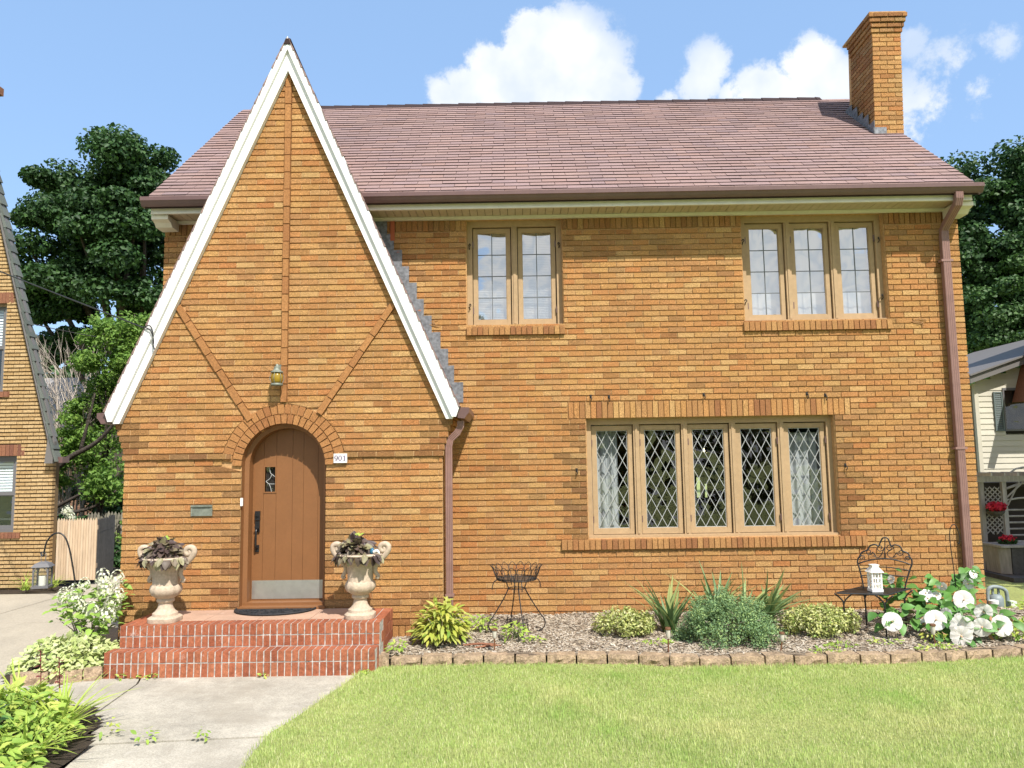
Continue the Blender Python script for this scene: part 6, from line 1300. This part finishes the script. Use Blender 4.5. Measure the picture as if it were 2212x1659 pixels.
mb = MB(); mb.prism([(10.10, 3.02), (13.5, 3.02), (13.5, 7.4), (11.48, 7.4)], RY_-.748, RY_-.02); obj('brick_bay', mb, 'brown_brick', rn)
ab = thing('garden_arbor', 'weathered grey arbor with lattice panel beside the neighbour deck', 'arbor', (8.5, 4, GZ))
for x in (7.86, 8.24, 9.3): mb = MB(); mb.box(x-.035, x+.035, 3.97, 4.04, -.05, 1.52); obj('post', mb, 'grey_wood', ab)
mb = MB(); mb.box(7.75, 9.8, 3.94, 3.965, 1.50, 1.60); mb.box(7.75, 9.8, 4.045, 4.07, 1.50, 1.60); obj('beam', mb, 'grey_wood', ab)
for i in range(9): x = 7.8+i*.22; mb = MB(); mb.box(x, x+.03, 3.6, 4.4, 1.602, 1.66); obj('rafter', mb, 'grey_wood', ab)
for k in range(-9, 12):
    for sg in (1, -1):
        p0 = (7.9, .62+k*.085) ; L0 = []
        for X in np.linspace(7.9, 8.2, 13):
            Zv = p0[1]+(X-7.9)*sg+( .3 if sg < 0 else 0)
            if .62 <= Zv <= 1.42: L0.append((X, Zv))
        if len(L0) > 2: mb = MB(); a, b = L0[0], L0[-1]; y = 4.0+(.006 if sg > 0 else -.006); mb.hexa([(a[0], y-.003, a[1]-.012), (b[0], y-.003, b[1]-.012), (b[0], y-.003, b[1]+.012), (a[0], y-.003, a[1]+.012), (a[0], y+.003, a[1]-.012), (b[0], y+.003, b[1]-.012), (b[0], y+.003, b[1]+.012), (a[0], y+.003, a[1]+.012)]); obj('lattice_strip', mb, 'grey_wood', ab)
for i in range(9): z = .50+i*.105; mb = MB(); q = 0 if i < 6 else .12*(i-5)**1.3; mb.tube(bez([(8.27, 3.99, z+q*.5), (8.6, 3.99, z+q*.8), (9.27, 3.99, z+q*.5)], 3), .016, 5); obj('slat', mb, 'grey_wood', ab)
for k in (0, 1, 2): mb = MB(); mb.tube([(8.27, 3.97, 1.1+.14*k), (8.5+.07*k, 3.97, 1.5)], .015, 5); obj('brace', mb, 'grey_wood', ab)
bx = thing('planter_box', 'large dark wooden planter box in front of the arbor', 'planter', (8.3, 3.6, GZ))
for i in range(6): x = 7.93+i*.19; mb = MB(); mb.hexa([(x+.02, 3.45, .04), (x+.205, 3.45, .04), (x+.187, 3.42, .46), (x+.002, 3.42, .46), (x+.02, 3.48, .04), (x+.205, 3.48, .04), (x+.187, 3.46, .46), (x+.002, 3.46, .46)]); obj('board', mb, 'dark_wood', bx)
mb = MB(); mb.hexa([(7.80, 3.52, .04), (7.93, 3.44, .04), (7.91, 3.41, .46), (7.76, 3.50, .46), (7.80, 3.9, .04), (7.93, 3.9, .04), (7.91, 3.9, .46), (7.76, 3.9, .46)]); obj('side_board', mb, 'grey_wood', bx)
mb = MB(); mb.box(7.74, 9.12, 3.38, 3.95, .465, .50); obj('cap', mb, 'grey_wood', bx)
mb = MB(); mb.box(7.7, 10.5, 3.05, 4.6, -.06, .035); one('garden_deck', mb, 'dark_wood', 'low dark timber deck under the planter box', 'deck')
mb = MB(); mb.box(7.95, 11.5, 4.7, 4.8, 0, 1.48); mb.box(7.95, 11.5, 4.1, 4.8, 1.40, 1.48); one('porch_shade_panel', mb, 'dark_trim', 'dark panel standing in for the shaded porch void behind the lattice arbor', 'shade_panel')  # near-black panels stand in for the shade of the open porch
bk_ = thing('flower_basket', 'hanging basket of red flowers on the lattice', 'flower basket', (8.0, 3.85, 1.0)); cloud('leaves', [((8.0, 3.85, 1.08), (.16, .1, .09), 500)], .05, 'dark_green', bk_); cloud('blossoms', [((7.98, 3.80, 1.10), (.17, .1, .085), 520)], .042, 'red_flower', bk_, .9); mb = MB(); mb.lathe([(.03, 0), (.12, .06), (.14, .1)], (8.0, 3.86, .92), 12); obj('basket', mb, 'dark_wood', bk_)
rf = thing('potted_geranium', 'red flowers growing in the dark planter box', 'flowers', (7.98, 3.6, .5)); cloud('leaves', [((8.0, 3.62, .55), (.16, .12, .07), 360)], .05, 'dark_green', rf); cloud('blossoms', [((7.98, 3.58, .60), (.14, .1, .05), 240)], .038, 'red_flower', rf, .9)

# ================================================================== trees
def tree(name, label, base, h, clumps, leaf, m, trunk_r, limbs, group=None, aspect=.75, bark='bark'):
    t = thing(name, label, 'tree', base, group); mb = MB(); b = Vector(base)
    mb.tube(bez([b-Vector((0, 0, .1)), b+Vector((J(.15), J(.15), h*.35)), b+Vector((J(.2), J(.2), h*.7))], 6), [trunk_r*(1-.55*i/12) for i in range(13)], 9)
    for tip in limbs:
        s = b+Vector((0, 0, h*random.uniform(.25, .55))); e = Vector(tip); mid = (s+e)/2+Vector((J(.4), J(.4), .3)); mb.tube(bez([s, mid, e], 5), [trunk_r*.45*(1-.8*i/10) for i in range(11)], 6)
    obj('trunk', mb, bark, t, smooth=True); cloud('crown', clumps, leaf, m, t, aspect, .55, stuff=False); return t
def crown(c, rx, ry, rz, n, per, cr=.8, low=-.8):
    out = []
    for i in range(n):
        d = rdir(low, 1); q = random.random()**.38; cc = (c[0]+d.x*rx*q, c[1]+d.y*ry*q, c[2]+d.z*rz*q); r_ = cr*random.uniform(.6, 1.25); out.append((cc, (r_, r_, r_*.62), per))
    return out
def limbs(cl, k): return [random.choice(cl)[0] for _ in range(k)]
cl = crown((-13.6, 16, 9.7), 2.9, 2.4, 3.5, 125, 600, .75, -.7); cl += crown((-15.6, 16.5, 6.6), 1.6, 1.6, 1.8, 26, 560, .62); cl += crown((-11.6, 16.5, 6.6), 1.5, 1.7, 2.2, 26, 560, .62)
tree('maple_tree', 'dense dark maple towering behind the driveway', (-13.3, 16.5, 0), 9.5, cl, .15, 'maple', .32, limbs(cl, 16))
cl = crown((17.9, 17, 8.8), 3.9, 2.8, 4.1, 120, 560, .85); tree('maple_tree', 'tall dark green maple behind the siding house', (19, 17.5, 0), 10, cl, .16, 'maple', .32, limbs(cl, 12), 'trees behind the right neighbour')
cl = crown((17.0, 15.5, 6.3), 2.9, 2.0, 2.5, 64, 520, .7); tree('broadleaf_tree', 'paler green tree rising over the siding house roof', (16.8, 15.8, 0), 7, cl, .13, 'maple_light', .22, limbs(cl, 10), 'trees behind the right neighbour')
cl = crown((22.0, 16, 9.5), 2.6, 2.4, 4.2, 50, 480, .85); tree('broadleaf_tree', 'sunlit green tree at the far right behind the maple', (22, 16.5, 0), 9, cl, .15, 'maple_light', .26, limbs(cl, 8), 'trees behind the right neighbour')
cl = crown((-9.1, 8.2, 4.2), 1.0, .7, 1.3, 52, 190, .36); cl += crown((-8.35, 8.2, 4.8), .5, .5, .85, 20, 170, .3); cl += crown((-9.7, 8.4, 3.1), .8, .7, .9, 26, 150, .36); cl += crown((-9.1, 8.2, 1.75), .75, .5, .4, 10, 80, .3)
tree('garden_tree', 'loose bright green small tree between the two houses', (-9.6, 8.6, 0), 3.6, cl, .105, 'small_tree', .09, limbs(cl, 10), aspect=.45)
t = thing('bare_shrub', 'leafless pale twiggy shrub between the two houses', 'shrub', (-10.4, 9, GZ)); mb = MB()
def twig(p, d, L_, r_, k):
    e = p+d*L_; mb.tube([p, (p+e)/2+rdir()*L_*.06, e], [r_, r_*.8, r_*.55], 4, random.random())
    if k > 0:
        for _ in range(random.choice((2, 3, 3))): twig(p+(e-p)*random.uniform(.45, 1), (d+rdir()*.55+Vector((0, 0, .12))).normalized(), L_*random.uniform(.5, .8), r_*.6, k-1)
for i in range(15): twig(Vector((-10.5+J(.45), 8.8+J(.4), 0)), Vector((J(.2), J(.2), 1)).normalized(), random.uniform(1.9, 2.7), .028, 4)
obj('branches', mb, 'twig', t)
t = thing('leaning_tree', 'dark leaning branches crossing behind the driveway fence', 'tree', (-10.6, 7.6, GZ)); mb = MB()
for P, r_ in (([(-10.9, 7.6, 0), (-10.6, 7.6, 1.3), (-9.9, 7.5, 2.1), (-9.1, 7.4, 2.55), (-8.5, 7.3, 3.2)], .10), ([(-10.6, 7.6, .9), (-9.9, 7.3, 1.15), (-9.1, 7.2, 1.55), (-8.7, 7.2, 1.95)], .055), ([(-10.6, 7.5, .8), (-9.8, 7.2, .98), (-9.0, 7.1, 1.15), (-8.5, 7.1, 1.5)], .06), ([(-9.5, 7.45, 2.35), (-9.3, 7.4, 3.1), (-9.2, 7.4, 3.6)], .04)):
    q = bez(P, 6); mb.tube(q, [r_*(1-.75*i/len(q)) for i in range(len(q))], 7)
obj('trunk', mb, 'bark', t, smooth=True); cl = [((-8.75+J(.3), 7.1+J(.2), 1.55+J(.3)), (.3, .25, .18), 60) for _ in range(9)]; cloud('crown', cl, .12, 'small_tree', t, .5, .5, stuff=False)
t = thing('leafy_shrub', 'bright leafy shrub low between the two houses', 'shrub', (-10.2, 7.9, GZ)); cloud('foliage', crown((-10.0, 8.0, 2.2), .75, .5, .9, 30, 130, .32, -.9), .10, 'small_tree', t, .5, .5)
t = thing('hedge_shrub', 'dark leafy shrubs filling the gap behind the fence', 'shrub', (-9.6, 8.5, GZ)); cloud('foliage', crown((-10.0, 9.6, .9), 1.7, .7, .75, 40, 130, .4, -.9), .11, 'dark_green', t, .6, .5)
t = thing('driveway_shrub', 'green shrub beside the driveway behind the dark fence', 'shrub', (-7.6, 6.3, GZ)); cloud('foliage', crown((-7.62, 6.2, .25), .45, .35, .28, 18, 90, .2, -.9), .09, 'dark_green', t, .6, .5)
t = thing('white_bush', 'white flowering bush peeking over the picket gate', 'shrub', (-8.35, 5.0, GZ)); cloud('leaves', crown((-8.35, 5.2, .75), .5, .3, .45, 20, 60, .25), .09, 'dark_green', t, .6, .5)
for k in range(13): inst('flower_head', heads[k % 3], Matrix.Translation((-8.45+J(.4), 4.85+J(.1), 1.08+J(.16))) @ Matrix.Diagonal((1.5, 1.5, 1.3, 1)), t)
t = thing('rear_bush', 'leafy flowering bush at the back of the driveway', 'shrub', (-8.0, 7.2, GZ)); cloud('leaves', crown((-8.1, 7.3, .55), .45, .3, .45, 18, 70, .22), .08, 'small_tree', t, .6, .5)
t = thing('background_trees', 'dark mass of trees beyond the back yards', 'trees', (-18, 40, 0)); t['kind'] = 'stuff'; cloud('foliage', crown((-24, 40, 4), 14, 3, 5, 60, 120, 2.2)+crown((26, 40, 4), 14, 3, 5.5, 60, 120, 2.2), .6, 'maple', t, .75, .5)
# street trees across the road, seen in the window panes
for k, (x, y, h, lab) in enumerate(((-15, -36, 7.5, 'street tree across the road beside the parked lawn edge'), (-5, -40, 7.5, 'wide street tree mirrored in the diamond window panes'), (5, -36, 7.5, 'street tree mirrored in the middle window panes'), (14, -38, 8, 'tall street tree mirrored at the window row end'), (23, -35, 7.5, 'street tree at the corner across the road'))):
    cl = crown((x, y, h*.52), 5.2, 3, h*.42, 40, 110, 1.6, -1); tree('street_tree', lab, (x, y, 0), h, cl, .55, 'maple', .3, limbs(cl, 6), 'street trees across the road')
cl = crown((10.9, -.2, 6.3), 2.1, 2.3, 1.7, 46, 300, .7, -1); tree('added_shade_tree', 'unseen tree added to shade the neighbour deck beside the house', (11.3, 0, 0), 6.5, cl, .17, 'maple', .2, limbs(cl, 8))  # unseen tree, added out of view to cast shade on the side yard
# service wires
for P, lab in (([(-12.5, 3.2, 7.05), (-8.0, 1.4, 5.05), (-4.06, -.96, 3.46)], 'overhead service wire running to the white gable rake'), ([(-12.5, 6, 5.6), (-9.5, 7.5, 4.9), (-7.0, 9, 4.75)], 'thin overhead wire crossing behind the driveway')):
    mb = MB(); mb.tube(bez(P, 10), .009, 5); one('service_wire', mb, 'wire', lab, 'wire')
mb = MB(); mb.tube(bez([(-4.075, -.99, 3.46), (-3.99, -1.0, 3.48), (-3.955, -1.0, 3.40), (-3.95, -.995, 3.28), (-3.935, -.992, 3.22)], 6), .007, 5); mb.tube(bez([(-4.04, -.995, 3.465), (-3.985, -1.0, 3.43), (-3.945, -1.0, 3.33), (-3.95, -.995, 3.25)], 6), .006, 5); one('drip_loop', mb, 'wire', 'black wire drip loop hanging on the white rake board', 'wire', smooth=True)
